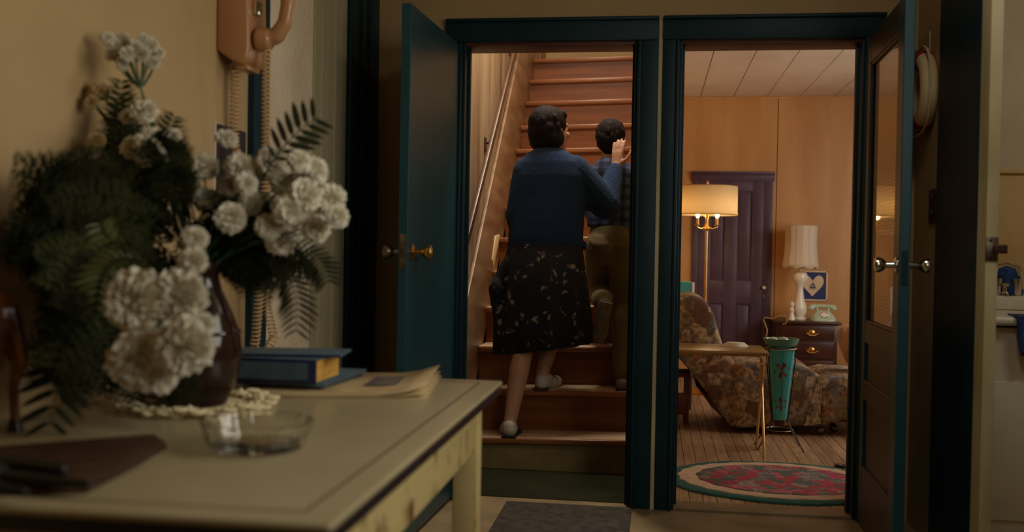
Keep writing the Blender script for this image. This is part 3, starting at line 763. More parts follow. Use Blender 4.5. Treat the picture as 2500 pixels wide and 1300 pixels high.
cluster(((352, 275, 36, 2.0), (318, 285, 28, 2.02), (372, 348, 46, 1.95), (326, 362, 34, 1.97), (420, 335, 26, 2.0), (355, 385, 28, 1.95)),
        'white carnation among the upper ferns, %s from left in its %s row', 'white carnations among the upper ferns', ((300, 'upper'), (2000, 'lower')), up=.45)
cluster(((235, 345, 26, 2.0), (245, 225, 26, 2.05), (205, 225, 24, 2.06), (255, 400, 22, 1.98), (225, 250, 20, 2.03)),
        'dusty cream carnation at the upper left, %s from left in its %s row', 'cream carnations among the ferns', ((300, 'upper'), (2000, 'lower')), cr=True, up=.3)

# ------------------------------------------------------------------ ferns
def frond(p0, p1, p2, length_leaf, n, side, label, m, group='fern fronds of the bouquet', wid=.16, droop=.2, fine=False):
    p0, p1, p2 = Vector(p0), Vector(p1), Vector(p2)
    t = thing('fern_frond', label, 'fern', p0, group)
    C = lambda s: (1 - s) ** 2 * p0 + 2 * s * (1 - s) * p1 + s * s * p2
    MB().tube([C(i / 10) for i in range(11)], [.0022 - .0014 * i / 10 for i in range(11)], 5).build('stem', greendark, t)
    mb = MB()
    for i in range(n):
        s = .12 + .88 * (i + .5) / n
        base = C(s); tg = (C(min(s + .03, 1)) - C(s - .03)).normalized()
        sd = (side - tg * side.dot(tg)).normalized(); nrm = tg.cross(sd).normalized()
        prof_ = math.sin(math.pi * min(1, .18 + .9 * (1 - s))) ** .8 if s < .98 else .2
        for sg in (1, -1):
            L_ = length_leaf * prof_ * random.uniform(.85, 1.1); w_ = max(L_ * wid, .0022)
            d = (sd * sg * .86 + tg * .5 + nrm * random.uniform(-.15, .15) - Vector((0, 0, droop * .5))).normalized()
            wv = d.cross(nrm).normalized()
            if fine:
                for k in range(7):
                    f = .1 + .9 * k / 7; c = base + d * L_ * f - Vector((0, 0, droop * L_ * f * f)); l2 = L_ * .34 * (1.08 - f)
                    for s2 in (1, -1):
                        e = (wv * s2 * .8 + d * .6 + nrm * random.uniform(-.3, .3)).normalized(); h = e.cross(nrm).normalized() * l2 * .26
                        mb.add([c, c + e * l2 * .55 + h, c + e * l2, c + e * l2 * .55 - h], [(0, 1, 2, 3)])
                continue
            cup = nrm * .0018
            pts = [base]
            for f, ww in ((.2, .9), (.5, 1), (.78, .7)):
                c = base + d * L_ * f - Vector((0, 0, droop * L_ * f * f))
                pts += [c - wv * w_ * ww + cup, c, c + wv * w_ * ww + cup]
            pts.append(base + d * L_ - Vector((0, 0, droop * L_)))
            mb.add(pts, [(0, 2, 1), (0, 3, 2), (1, 2, 5, 4), (2, 3, 6, 5), (4, 5, 8, 7), (5, 6, 9, 8), (7, 8, 10), (8, 9, 10)])
    o = mb.build('leaflets', m, t, smooth=60); o['kind'] = 'stuff'
    return t
def pfrond(a, b, c, y0, y1, ll, n, label, m, wid=.16, droop=.12, group=None, fine=False):
    """frond along three pixels of the photograph, from depth y0 to depth y1, its flat side toward the room"""
    p0 = at(a[0], a[1], y=y0); p1 = at(b[0], b[1], y=(y0 + y1) / 2); p2 = at(c[0], c[1], y=y1)
    for p in (p0, p1, p2): p.x = max(p.x, -1.165)
    tg = (p2 - p0).normalized(); side = tg.cross((CAM - p1).normalized())
    return frond(p0, p1, p2, ll, n, side, label, m, group, wid, droop, fine)
pfrond((640, 440), (690, 340), (775, 285), 1.98, 2.02, .062, 8, 'dark fern sprig rising past the rough plaster above the right spray', greendark, .12, .0)
pfrond((610, 620), (745, 640), (722, 815), 1.96, 1.98, .052, 16, 'dark fern frond hanging over the blue book', greendark, .075)
pfrond((640, 600), (770, 590), (800, 690), 1.96, 1.98, .05, 14, 'dark fern frond drooping at the right edge of the spray', greendark, .08)
pfrond((330, 690), (150, 800), (120, 1050), 1.75, 1.62, .075, 11, 'broad dark fern frond drooping beside the glazed animal figure', greendark, .1)
pfrond((330, 640), (200, 640), (150, 900), 1.78, 1.7, .08, 12, 'dark fern frond hanging at the far left behind the drooping one', greendark, .1)
pfrond((330, 600), (210, 560), (165, 760), 1.74, 1.68, .045, 14, 'yellow-green fern frond left of the drooping carnations', greenlite, .1, fine=True)
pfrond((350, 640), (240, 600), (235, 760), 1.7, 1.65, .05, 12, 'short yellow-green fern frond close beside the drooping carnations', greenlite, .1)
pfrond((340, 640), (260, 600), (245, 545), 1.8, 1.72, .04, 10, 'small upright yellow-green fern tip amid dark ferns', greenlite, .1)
lab_ = 'dark green fern frond in the dense mass left of the carnations'
grp_ = 'dark fern fronds massed at left'
rr = random.Random(11)
for i in range(58):
    a = (rr.uniform(320, 480), rr.uniform(520, 690))
    ang = rr.uniform(100, 262); ln = rr.uniform(170, 440) + (110 if 140 < ang < 215 else 0)
    if ang < 125: ln *= .7
    c = (a[0] + ln * math.cos(R(ang)), a[1] - ln * math.sin(R(ang)) * .8 + rr.uniform(0, 50))
    if c[1] > 690: c = (max(c[0], 130), c[1])
    b = ((a[0] + c[0]) / 2 + rr.uniform(-20, 20), (a[1] + c[1]) / 2 - rr.uniform(30, 90))
    pfrond(a, b, c, 1.95 + rr.uniform(-.06, .08), rr.uniform(1.8, 2.15) if c[0] > 190 else rr.uniform(1.55, 1.78), rr.uniform(.06, .1), 15, lab_, rr.choice((greenleaf, greendark, greendark, greenleaf)), .1, .2, grp_, True)
lab2 = 'dark fern frond filling in beneath the right spray of carnations'
for i in range(22):
    a = (rr.uniform(420, 580), rr.uniform(560, 680))
    ang = rr.uniform(-45, 60); ln = rr.uniform(90, 250)
    c = (a[0] + ln * math.cos(R(ang)), a[1] - ln * math.sin(R(ang)) * .5)
    b = ((a[0] + c[0]) / 2, (a[1] + c[1]) / 2 - 30)
    pfrond(a, b, c, 1.98, rr.uniform(1.95, 2.15), rr.uniform(.05, .075), 14, lab2, greendark, .1, .2, 'dark fern fronds under the right spray', True)
lab3 = 'olive fern frond standing up toward the top carnations'
for i, (a, c) in enumerate((((330, 560), (230, 200)), ((350, 560), (300, 230)), ((360, 560), (425, 285)), ((340, 560), (190, 260)), ((330, 560), (260, 290)), ((380, 560), (400, 330)), ((320, 560), (120, 330)), ((330, 580), (60, 380)), ((350, 600), (330, 300)), ((340, 600), (280, 330)))):
    b = ((a[0] + c[0]) / 2 - 15, (a[1] + c[1]) / 2 - 30)
    pfrond(a, b, c, 2.0, 2.06 + .02 * (i % 3), .055, 16, lab3, greenleaf, .1, .15, 'olive fern fronds standing up', True)
lab4 = 'dark fern frond below the drooping carnations, lying over the vase'
for i, (a, c) in enumerate((((300, 800), (330, 990)), ((330, 820), (420, 985)), ((320, 800), (250, 960)), ((350, 820), (470, 960)), ((300, 760), (180, 980)))):
    pfrond(a, ((a[0] + c[0]) / 2, (a[1] + c[1]) / 2 - 25), c, 1.78, 1.74, .05, 12, lab4, greendark, .1, .2, 'dark fern fronds over the vase', True)

# ------------------------------------------------------------------ things on the table
# newspaper, books
nz_ = MB()
P = [at(555, 968, z=.766), at(1040, 970, z=.766), at(1078, 914, z=.766), at(700, 912, z=.766)]
np_ = thing('newspaper', 'folded newspaper with curled corner under the blue books', 'newspaper', P[0])
for i in range(4):
    sh = .004 * i
    rows = []
    for u in range(9):
        s_ = u / 8
        lift = (.022 if i == 3 else .008 if i == 2 else 0) * max(0, (s_ - .72) / .28) ** 2
        a = P[0].lerp(P[1], s_ - sh * .6); b = P[3].lerp(P[2], s_ - sh)
        rows.append([Vector((q.x, q.y, .7605 + .0028 * i + lift)) for q in (a, a.lerp(b, .5), b)])
    o = MB().loft(rows, cap=False, close=False).build('sheet', newsp, np_, smooth=60)
    md = o.modifiers.new('t', 'SOLIDIFY'); md.thickness = .0022; md.offset = 1
q = [P[0].lerp(P[1], .62).lerp(P[3].lerp(P[2], .62), .35), P[0].lerp(P[1], .84).lerp(P[3].lerp(P[2], .84), .35), P[0].lerp(P[1], .84).lerp(P[3].lerp(P[2], .84), .75), P[0].lerp(P[1], .62).lerp(P[3].lerp(P[2], .62), .75)]
o = MB().prism([(v.x, v.y) for v in q], 'z', .7712, .7722).build('printed_picture', newsink, np_, smooth=0); o['label'] = 'grey printed picture'
def book(nm, lab, c0, c1, dep, z0, h, m_cover, m_spine, over=.004, grp=None):
    """spine edge from c0 to c1, body going back by dep"""
    c0 = Vector((c0[0], c0[1], 0)); c1 = Vector((c1[0], c1[1], 0)); u = (c1 - c0).normalized(); v = Vector((-u.y, u.x, 0)) if Vector((-u.y, u.x, 0)).y > 0 else Vector((u.y, -u.x, 0))
    L_ = (c1 - c0).length
    t = thing(nm, lab, 'book', c0 + Vector((0, 0, z0)), grp)
    M = Matrix(((u.x, v.x, 0, c0.x), (u.y, v.y, 0, c0.y), (0, 0, 1, z0), (0, 0, 0, 1)))
    MB().box(.004, L_ - .006, .004, dep - .006, .0035, h - .0035, M).build('pages', pages, t, smooth=0)
    MB().box(0, L_, 0, dep, 0, .003, M).build('cover', m_cover, t, bevel=.001)
    MB().box(0, L_, 0, dep, h - .003, h, M).build('cover', m_cover, t, bevel=.001)
    MB().box(0, L_, -.003, .002, 0, h, M).build('spine', m_spine, t, bevel=.0015)
    return t, M, L_
bk2, _, _ = book('book', 'thin blue-covered book at the bottom of the stack on the newspaper', (-1.02, 2.225), (-.745, 2.215), .3, .7755, .009, bluebook, bluebook)
bk1, M1, L1 = book('book', 'thick blue hardback with yellowed pages lying on the thin one', (-.985, 2.2), (-.758, 2.193), .17, .785, .056, bluebook, bluedark)
MB().box(.012, L1 - .02, -.0045, -.0025, .009, .048, M1).build('spine_panel', bluebook, bk1, smooth=0)
bk3, _, _ = book('book', 'thin navy booklet lying askew on top of the book stack', (-.98, 2.215), (-.72, 2.25), .15, .8415, .006, bluebook, bluedark)

# glass dish
GC = Vector((-.655, 1.6, TZ + .001))
gp = [(.004, 0), (.072, 0), (.078, .004), (.082, .02), (.09, .044), (.092, .047), (.089, .047), (.08, .022), (.074, .009), (.004, .006)]
gd = MB().lathe(gp, GC, 64, mod=lambda a, z: 1 + (.035 * math.cos(16 * a) if z > .01 else 0)).build('glass_dish', glass_m, None, GC, smooth=50)
tag(gd, 'clear fluted glass dish near the middle of the table', 'dish')

# leather folder and dark glove-like spectacle case
fo = thing('leather_folder', 'dark brown leather folder lying on the near table corner', 'folder', (-1.0, 1.42, TZ))
poly = [at(*p, z=TZ + .01) for p in ((-140, 1105), (380, 1064), (409, 1082), (330, 1130), (214, 1189), (-140, 1200))]
MB().prism([(p.x, p.y) for p in poly], 'z', TZ + .0006, TZ + .007).build('flap', leather, fo, bevel=.002)
MB().prism([(p.x - .006, p.y + .004) for p in poly], 'z', TZ + .007, TZ + .012).build('flap', leather, fo, bevel=.002)
gl = MB()
for (a, b, r0, r1) in (((-20, 1130), (150, 1150), .016, .013), ((20, 1165), (215, 1180), .012, .009), ((-20, 1190), (60, 1196), .012, .008)):
    p = at(*a, z=TZ + .02); q = at(*b, z=TZ + .02)
    gl.cone((p.x, p.y, TZ + .012 + r0 * .7), r0 * .8, (q.x, q.y, TZ + .012 + r1 * .7), r1 * .8, 10)
p = at(-60, 1160, z=TZ + .02)
gl.ball((p.x, p.y, TZ + .026), (.045, .04, .014))
gv = thing('glove', 'black leather glove lying on the brown folder', 'glove', (p.x, p.y, TZ + .012))
remeshed(gl, 'glove_body', black, gv, .004, 3)

# glazed animal figure: one continuous body, hind quarters at the frame edge
fg = thing('animal_figurine', 'amber glazed horse figure standing at the table edge', 'figurine', (-1.17, 1.6, TZ))
def HV(dx, dy, dz): return Vector((-1.168 + dx, 1.62 + dy, TZ + dz))
hb = MB()
hb.ball(HV(.015, 0, .205), (.045, .042, .048)); hb.ball(HV(-.06, 0, .2), (.06, .038, .042)); hb.ball(HV(-.125, 0, .21), (.042, .036, .05))
hb.cone(HV(-.135, 0, .23), .03, HV(-.185, 0, .32), .022); hb.cone(HV(-.18, 0, .325), .024, HV(-.235, 0, .295), .013)
hb.cone(HV(-.178, .012, .34), .007, HV(-.176, .014, .362), .003); hb.cone(HV(-.178, -.012, .34), .007, HV(-.176, -.014, .362), .003)
for dy, dx in ((-.022, .0), (.024, .02)):
    hb.cone(HV(.012 + dx * .3, dy, .195), .032, HV(.03 + dx, dy, .125), .016); hb.cone(HV(.03 + dx, dy, .125), .014, HV(.018 + dx, dy, .08), .0095); hb.cone(HV(.018 + dx, dy, .08), .0095, HV(.022 + dx, dy, .012), .009)
for dy, dx in ((-.02, -.12), (.022, -.135)):
    hb.cone(HV(dx, dy, .185), .024, HV(dx - .005, dy, .1), .012); hb.cone(HV(dx - .005, dy, .1), .011, HV(dx, dy, .012), .009)
hb.cone(HV(.05, 0, .22), .012, HV(.072, 0, .13), .007)
remeshed(hb, 'body', amber, fg, .004, 4)
for dx, dy in ((.022, -.022), (.042, .024), (-.12, -.02), (-.135, .022)):
    MB().lathe([(.002, 0), (.014, 0), (.0105, .02), (.002, .022)], HV(dx, dy, .0), 12).build('hoof', hoofm, fg)

# dark picture pinned on the left wall
pc = thing('pinned_photo', 'dark photograph pinned to the left wall behind the flowers', 'photograph', (WL, 2.82, 1.3))
MB().box(WL, WL + .004, 2.71, 2.925, 1.22, 1.445).build('photo', darkpaper, pc, smooth=0)
MB().box(WL, WL + .006, 2.705, 2.712, 1.215, 1.45).build('photo_edge', cloth_white, pc, smooth=0)

# wall telephone
tp = thing('wall_telephone', 'tan wall telephone mounted above the teal board', 'telephone', (WL, 2.8, 1.72))
x0 = WL
body = [(x0, 1.655), (x0, 1.88), (x0 + .06, 1.88), (x0 + .092, 1.84), (x0 + .098, 1.66), (x0 + .092, 1.628), (x0 + .075, 1.612), (x0 + .05, 1.622)]
MB().prism(body, 'y', 2.715, 2.855).build('body', phone_m, tp, bevel=.009, seg=3)
MB().box(x0 + .095, x0 + .112, 2.745, 2.78, 1.76, 1.80).build('hook', chrome, tp, bevel=.005)
MB().box(x0 + .05, x0 + .085, 2.74, 2.83, 1.603, 1.618).build('jack', phone_m, tp, bevel=.004)
hs = MB()
hp = [Vector((x0 + .128, 2.76, 1.69)), Vector((x0 + .165, 2.755, 1.70)), Vector((x0 + .19, 2.752, 1.735)), Vector((x0 + .2, 2.75, 1.79)), Vector((x0 + .19, 2.75, 1.85)), Vector((x0 + .165, 2.75, 1.88)), Vector((x0 + .128, 2.75, 1.885))]
for i in range(len(hp) - 1): hs.cone(hp[i], .021 if 1 < i < 4 else .024, hp[i + 1], .021 if 1 < i + 1 < 5 else .024)
for z in (1.69, 1.885): hs.lathe([(.005, 0), (.032, .0), (.036, .012), (.032, .04), (.015, .05)], (x0 + .105, 2.757, z), 20, (1, 0, 0))
remeshed(hs, 'handset', phone_m, tp, .005, 4)
def helix(path, rad, turns, n=10):
    pts = []; N_ = turns * n
    L_ = [0]
    for i in range(len(path) - 1): L_.append(L_[-1] + (path[i + 1] - path[i]).length)
    def P_(s):
        d = s * L_[-1]
        for i in range(len(path) - 1):
            if d <= L_[i + 1] or i == len(path) - 2:
                return path[i].lerp(path[i + 1], (d - L_[i]) / max(L_[i + 1] - L_[i], 1e-6))
    for k in range(N_ + 1):
        s = k / N_; c = P_(s); t = (P_(min(s + .01, 1)) - P_(max(s - .01, 0))).normalized()
        u = t.cross(Vector((0, 1, .01))).normalized(); v = t.cross(u); a = 2 * math.pi * k / n
        pts.append(c + u * rad * math.cos(a) + v * rad * math.sin(a))
    return pts
A0 = Vector((x0 + .135, 2.757, 1.66)); zb_ = .80
loop = [A0, Vector((x0 + .12, 2.80, 1.3)), Vector((x0 + .09, 2.84, .98)), Vector((x0 + .075, 2.85, .82)), Vector((x0 + .065, 2.855, zb_ - .02)), Vector((x0 + .085, 2.9, zb_ - .03)), Vector((x0 + .1, 2.93, .82)), Vector((x0 + .06, 2.86, 1.1)), Vector((x0 + .03, 2.78, 1.4)), Vector((x0 + .04, 2.76, 1.61))]
MB().tube(helix(loop, .012, 150, 9), .0028, 5).build('coiled_cord', cordm, tp)

# ------------------------------------------------------------------ living room furniture
# oval rug
RGc = Vector((.62, 4.955, 0)); ra, rb_ = .56, .435
rg = thing('oval_rug', 'oval hooked rug with roses, cream ring and teal border', 'rug', RGc)
def oval(f, z, n=96, am=0, fr=9, ph=0):
    return [RGc + Vector((ra * f * (1 + am * math.sin(fr * t + ph)) * math.cos(t), rb_ * f * (1 + am * math.sin(fr * t + ph)) * math.sin(t), z)) for t in [2 * math.pi * k / n for k in range(n)]]
MB().loft([oval(1, .001, am=.012, fr=7), oval(1.0, .008, am=.012, fr=7), oval(.985, .012, am=.012, fr=7), oval(.84, .012)]).build('border', tealborder, rg)
MB().loft([oval(.88, .011, am=.012, fr=23), oval(.87, .0155, am=.012, fr=23), oval(.6, .0155)]).build('cream_ring', creamrug, rg)
MB().loft([oval(.72, .015, am=.015, fr=17), oval(.71, .0185, am=.015, fr=17), oval(.05, .0185)]).build('rose_center', roses_m, rg)
# chaise longue
cy0, cy1 = 6.25, 6.95
ch = thing('chaise_longue', 'floral upholstered chaise longue with curved back behind the tray table', 'chaise', (.7, 6.6, 0))
def cp(l): return [(at(px, py, y=cy0).x, at(px, py, y=cy0).z) for px, py in l]
MB().prism(cp([(1632, 800), (1638, 752), (1655, 728), (1690, 721), (1722, 733), (1742, 765), (1758, 820), (1772, 868), (1800, 890), (1808, 1042), (1785, 1046), (1745, 990), (1700, 925), (1650, 868)]), 'y', cy0, cy1).build('backrest', chaise_m, ch, bevel=.03, seg=4)
MB().prism(cp([(1788, 888), (1830, 882), (1880, 878), (1930, 886), (1975, 900), (2003, 918), (2010, 950), (2003, 1040), (1790, 1047)]), 'y', cy0 - .012, cy1).build('seat', chaise_m, ch, bevel=.03, seg=4)
MB().prism(cp([(2000, 930), (2040, 920), (2090, 922), (2200, 930), (2235, 945), (2235, 1010), (2090, 1022), (2003, 1040)]), 'y', cy0 - .006, cy1).build('foot_section', chaise_m, ch, bevel=.025, seg=4)
MB().prism(cp([(1700, 945), (1740, 1000), (1790, 1045), (2230, 1030), (2230, 1012), (1800, 1030)]), 'y', cy0 + .05, cy1 - .05).build('wooden_base', walnut, ch, bevel=.005)
MB().prism(cp([(1962, 1040), (2002, 1034), (2003, 918), (1998, 918)]), 'y', cy0 - .018, cy0 - .008).build('welt', chaise_m, ch)
for px, yy_ in ((2003, 6.33), (2035, 6.42), (1800, 6.4), (2030, 6.85), (1800, 6.85), (2200, 6.4)):
    q = at(px, 1050, y=yy_)
    MB().ball((q.x, yy_, .028), .027).build('ball_foot', steel, ch)
cu = thing('cushion', 'pale floral cushion propped at the chaise end beside the glass door', 'cushion', at(2110, 900, y=6.55))
c0 = at(2096, 848, y=6.55)
cm = MB(); rings = []
for i in range(11):
    t = -1 + 2 * i / 10; k_ = (1 - abs(t) ** 2.6) ** .5 if abs(t) < 1 else .03
    ring = []
    for j in range(28):
        a = 2 * math.pi * j / 28; sq = (abs(math.cos(a)) ** 4 + abs(math.sin(a)) ** 4) ** -.25
        ring.append(Vector((.045 * t * 1.9, .15 * sq * math.cos(a) * max(k_, .03), .15 * sq * math.sin(a) * max(k_, .03))))
    rings.append(ring)
Mq = Matrix.Translation(c0) @ Matrix.Rotation(R(-22), 4, 'Y') @ Matrix.Rotation(R(20), 4, 'Z')
cm.loft([[Mq @ v for v in r] for r in rings]).build('cover', cushion_m, cu, smooth=70)
# turquoise chair back peeping behind the chaise
tc_ = thing('vinyl_chair', 'turquoise vinyl chair half hidden behind the chaise back', 'chair', (.12, 7.45, 0))
MB().box(.075, .27, 7.42, 7.47, .5, .89, ).build('backrest', turqv, tc_, bevel=.018, seg=3)
MB().box(.262, .285, 7.415, 7.475, .48, .885).build('piping', cloth_white, tc_, bevel=.008)
MB().box(.08, .28, 7.1, 7.45, .40, .47).build('seat', turqv, tc_, bevel=.02, seg=3)
for x_ in (.1, .26):
    for y_ in (7.13, 7.44): MB().tube([(x_, y_, 0), (x_, y_, .42)], .01).build('leg', steel, tc_)
# footstool under the tray table
fs_ = thing('footstool', 'small orange-brown wooden footstool at the chaise head', 'stool', (.13, 6.55, 0))
MB().box(.075, .235, 6.5, 6.7, .30, .335).build('seat', stoolw, fs_, bevel=.006)
for x_ in (.08, .2):
    for y_ in (6.51, 6.66): MB().box(x_, x_ + .03, y_, y_ + .03, 0, .30).build('leg', stoolw, fs_, bevel=.003)
MB().box(.09, .22, 6.505, 6.525, .06, .2).build('stretcher', stoolw, fs_, bevel=.003)
# tray table
tt = thing('tray_table', 'olive-topped folding tray table on slim gold legs', 'table', (.35, 5.6, 0))
tz = .585
a, b, c, d = .09, .60, 5.38, 5.8
MB().box(a, b, c, d, tz - .022, tz).build('tabletop', tanform, tt, bevel=.008, seg=3)
for x_, s_ in ((.113, 1), (.585, -1)):
    for yt, yf in ((5.45, 5.77), (5.73, 5.41)):
        xo = x_ + s_ * .045
        xx = x_ + (.004 if yf < 5.5 else -.004)
        MB().tube([(xo, yt, tz - .026), (xx + s_ * .012, yt + (yf - yt) * .05, tz - .034), (xx, yt + (yf - yt) * .14, tz - .07), (xx, yf, .0)], .0075, 8).build('leg', brasspole, tt)
for yf in (5.45, 5.73): MB().tube([(.15, yf, tz - .026), (.55, yf, tz - .026)], .006, 6).build('cross_bar', brasspole, tt)
nk = at(1795, 832, y=5.66)
nm = MB(); rings = []
for i in range(5):
    t = i / 4
    rings.append([Vector((nk.x + (.07 - .025 * t) * math.cos(u) * (1 + .2 * math.sin(3 * u + t)), 5.68 + (.045 - .015 * t) * math.sin(u), tz + .0006 + .022 * t)) for u in [2 * math.pi * k / 18 for k in range(18)]])
tag(nm.loft(rings).build('napkin', cloth_white, None, (nk.x, 5.68, tz)), 'crumpled pale napkin on the tray table', 'napkin')
# smoking stand
SCx, SCy = .712, 5.82
sm = thing('smoking_stand', 'turquoise cone ashtray stand with printed flowers in a wire frame', 'ashtray stand', (SCx, SCy, 0))
MB().lathe([(.005, .165), (.034, .165), (.038, .18), (.074, .545), (.076, .56), (.07, .56), (.005, .55)], (SCx, SCy, 0), 28).build('cone', turq, sm)
MB().lathe([(.005, .13), (.03, .13), (.034, .165), (.005, .166)], (SCx, SCy, 0), 16).build('cone_tip', walnut, sm)
for ang in (35, 145, 215, 325):
    dx, dy = math.cos(R(ang)), math.sin(R(ang))
    MB().tube([(SCx + .086 * dx, SCy + .086 * dy, .57), (SCx + .088 * dx, SCy + .088 * dy, .5), (SCx + .05 * dx, SCy + .05 * dy, .16), (SCx + .155 * dx, SCy + .155 * dy, .0)], .0035, 6).build('wire_leg', black if ang > 100 else steel, sm)
for z_, r_ in ((.57, .086), (.11, .075)):
    tm = MB(); torus(tm, (SCx, SCy, z_), r_, .0035, 28, 6); tm.build('wire_ring', steel, sm)
MB().lathe([(.01, .575), (.05, .575), (.085, .59), (.098, .62), (.1, .625), (.092, .624), (.08, .6), (.005, .588)], (SCx, SCy, 0), 32).build('dish', mintdish, sm)
hpt = [(SCx - .085, SCy, .62), (SCx - .078, SCy, .67), (SCx - .1, SCy, .725), (SCx - .095, SCy, .74), (SCx - .05, SCy, .735), (SCx - .01, SCy, .752), (SCx + .022, SCy, .75), (SCx + .03, SCy, .73), (SCx + .022, SCy, .708), (SCx + .004, SCy, .706)]
MB().tube(hpt, .0042, 8).build('wire_handle', ropem, sm)
def flower_decal(z0, rot, sz):
    rad = .038 + (z0 - .18) * (.036 / .365) + .0012
    o = MB()
    def sp_(u, v):
        a = -math.pi / 2 + u / rad
        rr_ = .038 + (z0 + v - .18) * (.036 / .365) + .0014
        return Vector((SCx + rr_ * math.cos(a), SCy + rr_ * math.sin(a), z0 + v))
    for k in range(6):
        an = rot + k * math.pi / 3
        pts = [sp_(0, 0)] + [sp_(sz * f * math.cos(an + g), sz * f * math.sin(an + g)) for f, g in ((.6, -.35), (1, -.1), (.8, .05), (1, .2), (.55, .4))]
        o.add(pts, [(0, 1, 2), (0, 2, 3), (0, 3, 4), (0, 4, 5)])
    o.build('flower_print', decal, sm, smooth=0)
flower_decal(.45, .2, .05); flower_decal(.26, .6, .04)
MB().tube([(SCx - .002, SCy - .0655, .44), (SCx + .004, SCy - .06, .38), (SCx - .003, SCy - .052, .27)], .0012, 5).build('stem_print', decal, sm)
for i, (dx, dy, lab) in enumerate(((-.045, -.02, 'pale green egg-shaped ornament on the left of the green dish'), (.0, -.01, 'pale green egg-shaped ornament on the right of the green dish'))):
    o = MB().ball((0, 0, 0), (.03, .024, .0225)).build('ornament', mintm, None, (0, 0, 0)); o.location = (SCx + dx * 1.3 + .01, SCy + dy, .6125 + .001 * i)
    tag(o, lab, 'ornament', 'pale ornaments in the ashtray dish')
# floor lamp
FL = Vector((.392, 8.0, 0))
lp = thing('floor_lamp', 'brass floor lamp with lit drum shade before the purple door', 'lamp', FL)
MB().lathe([(.01, 0), (.14, 0), (.14, .012), (.1, .025), (.03, .04), (.016, .07), (.01, .08)], FL, 28).build('base', brass, lp)
MB().tube([FL + Vector((0, 0, .05)), FL + Vector((0, 0, 1.3))], .0125, 12).build('pole', brasspole, lp)
MB().lathe([(.004, 1.27), (.02, 1.275), (.03, 1.29), (.018, 1.31), (.014, 1.35), (.02, 1.4), (.012, 1.44), (.008, 1.6), (.004, 1.635)], FL, 16).build('cluster_body', brass, lp)
zb, zt = 1.397, 1.622
sh = MB().lathe([(.238, zb), (.2345, zb + .02), (.232, zt)], FL, 48, cap=False).build('shade', shade_lit, lp)
sh.modifiers.new('t', 'SOLIDIFY').thickness = .0015
for z_, r_ in ((zb, .238), (zt, .232)):
    tm = MB(); torus(tm, FL + Vector((0, 0, z_)), r_, .0025, 40, 6); tm.build('shade_wire', brasspole, lp)
for k in range(3):
    a = 2 * math.pi * k / 3 + .5
    MB().tube([FL + Vector((0, 0, 1.615)), FL + Vector((.232 * math.cos(a), .232 * math.sin(a), 1.615))], .002, 5).build('shade_spoke', brasspole, lp)
bulb_m = emit('lit_bulb', (1, .68, .3, 1), 9)
MB().lathe([(.002, zt + .012), (.008, zt + .02), (.01, zt + .035), (.002, zt + .05)], FL, 10).build('finial', brass, lp)
for i, (dx, dy) in enumerate(((-.072, -.035), (.078, -.02), (.0, .085))):
    c = FL + Vector((dx, dy, 0))
    MB().tube([FL + Vector((0, 0, 1.31)), FL + Vector((dx * .6, dy * .6, 1.288)), c + Vector((0, 0, 1.30)), c + Vector((0, 0, 1.318))], .006, 8).build('arm', brass, lp)
    MB().lathe([(.002, 1.312), (.022, 1.316), (.024, 1.322), (.012, 1.322), (.012, 1.372), (.003, 1.373)], c, 14).build('candle_sleeve', brasspole, lp)
    MB().lathe([(.004, 1.372), (.012, 1.378), (.0165, 1.395), (.015, 1.412), (.008, 1.432), (.002, 1.44)], c, 14).build('bulb', bulb_m, lp)
    l = bpy.data.lights.new('lamp_bulb_light', 'POINT'); l.energy = 1.5; l.color = (1, .77, .45); l.shadow_soft_size = .03
    lo = bpy.data.objects.new('lamp_bulb_light', l); COL.objects.link(lo); lo.location = c + Vector((0, 0, 1.475))
# night stand, table lamp, telephone, picture
NX0, NX1, NY0, NY1, NZ = .985, 1.505, 8.5, 8.97, .552
ns = thing('nightstand', 'dark mahogany nightstand with brass-handled drawers against the plywood wall', 'nightstand', ((NX0 + NX1) / 2, 8.73, 0))
MB().box(NX0 + .015, NX1 - .015, NY0 + .015, NY1, .06, NZ - .025).build('body', walnut, ns, bevel=.005)
MB().box(NX0 - .012, NX1 + .012, NY0 - .012, NY1, NZ - .025, NZ).build('top', walnut, ns, bevel=.008, seg=3)
for x_ in (NX0 + .015, NX1 - .065):
    MB().box(x_, x_ + .05, NY0 + .01, NY0 + .06, 0, .07).build('foot', walnut, ns, bevel=.006)
for z0, z1 in ((.40, .515), (.245, .385), (.09, .23)):
    dr = MB().box(NX0 + .04, NX1 - .04, NY0 + .002, NY0 + .02, z0, z1).build('drawer', walnut, ns, bevel=.008, seg=3)
    zc = (z0 + z1) / 2; xc = (NX0 + NX1) / 2 + .04
    hh = MB()
    hh.lathe([(.002, 0), (.03, 0), (.022, .006), (.002, .008)], (xc, NY0 + .002, zc), 6, (0, -1, 0))
    hh.tube([(xc - .045, NY0, zc + .005), (xc - .045, NY0 - .018, zc), (xc - .02, NY0 - .022, zc - .018), (xc + .02, NY0 - .022, zc - .018), (xc + .045, NY0 - .018, zc), (xc + .045, NY0, zc + .005)], .005, 8)
    hh.build('handle', brass, dr)
TLc = Vector((1.212, 8.73, NZ))
tl = thing('table_lamp', 'unlit white porcelain table lamp with pale scalloped shade', 'lamp', TLc)
MB().lathe([(.01, 0), (.058, 0), (.06, .012), (.042, .022), (.05, .04), (.062, .075), (.058, .11), (.038, .17), (.03, .23), (.026, .27), (.034, .29), (.058, .325), (.066, .36), (.052, .395), (.02, .41), (.012, .43), (.004, .43)], TLc, 28).build('base', porcelain, tl)
MB().lathe([(.003, .425), (.014, .43), (.01, .46), (.006, .5), (.003, .72)], TLc, 12).build('socket', brass, tl)
sb, stp = 1.0 - NZ, 1.345 - NZ
rings = []
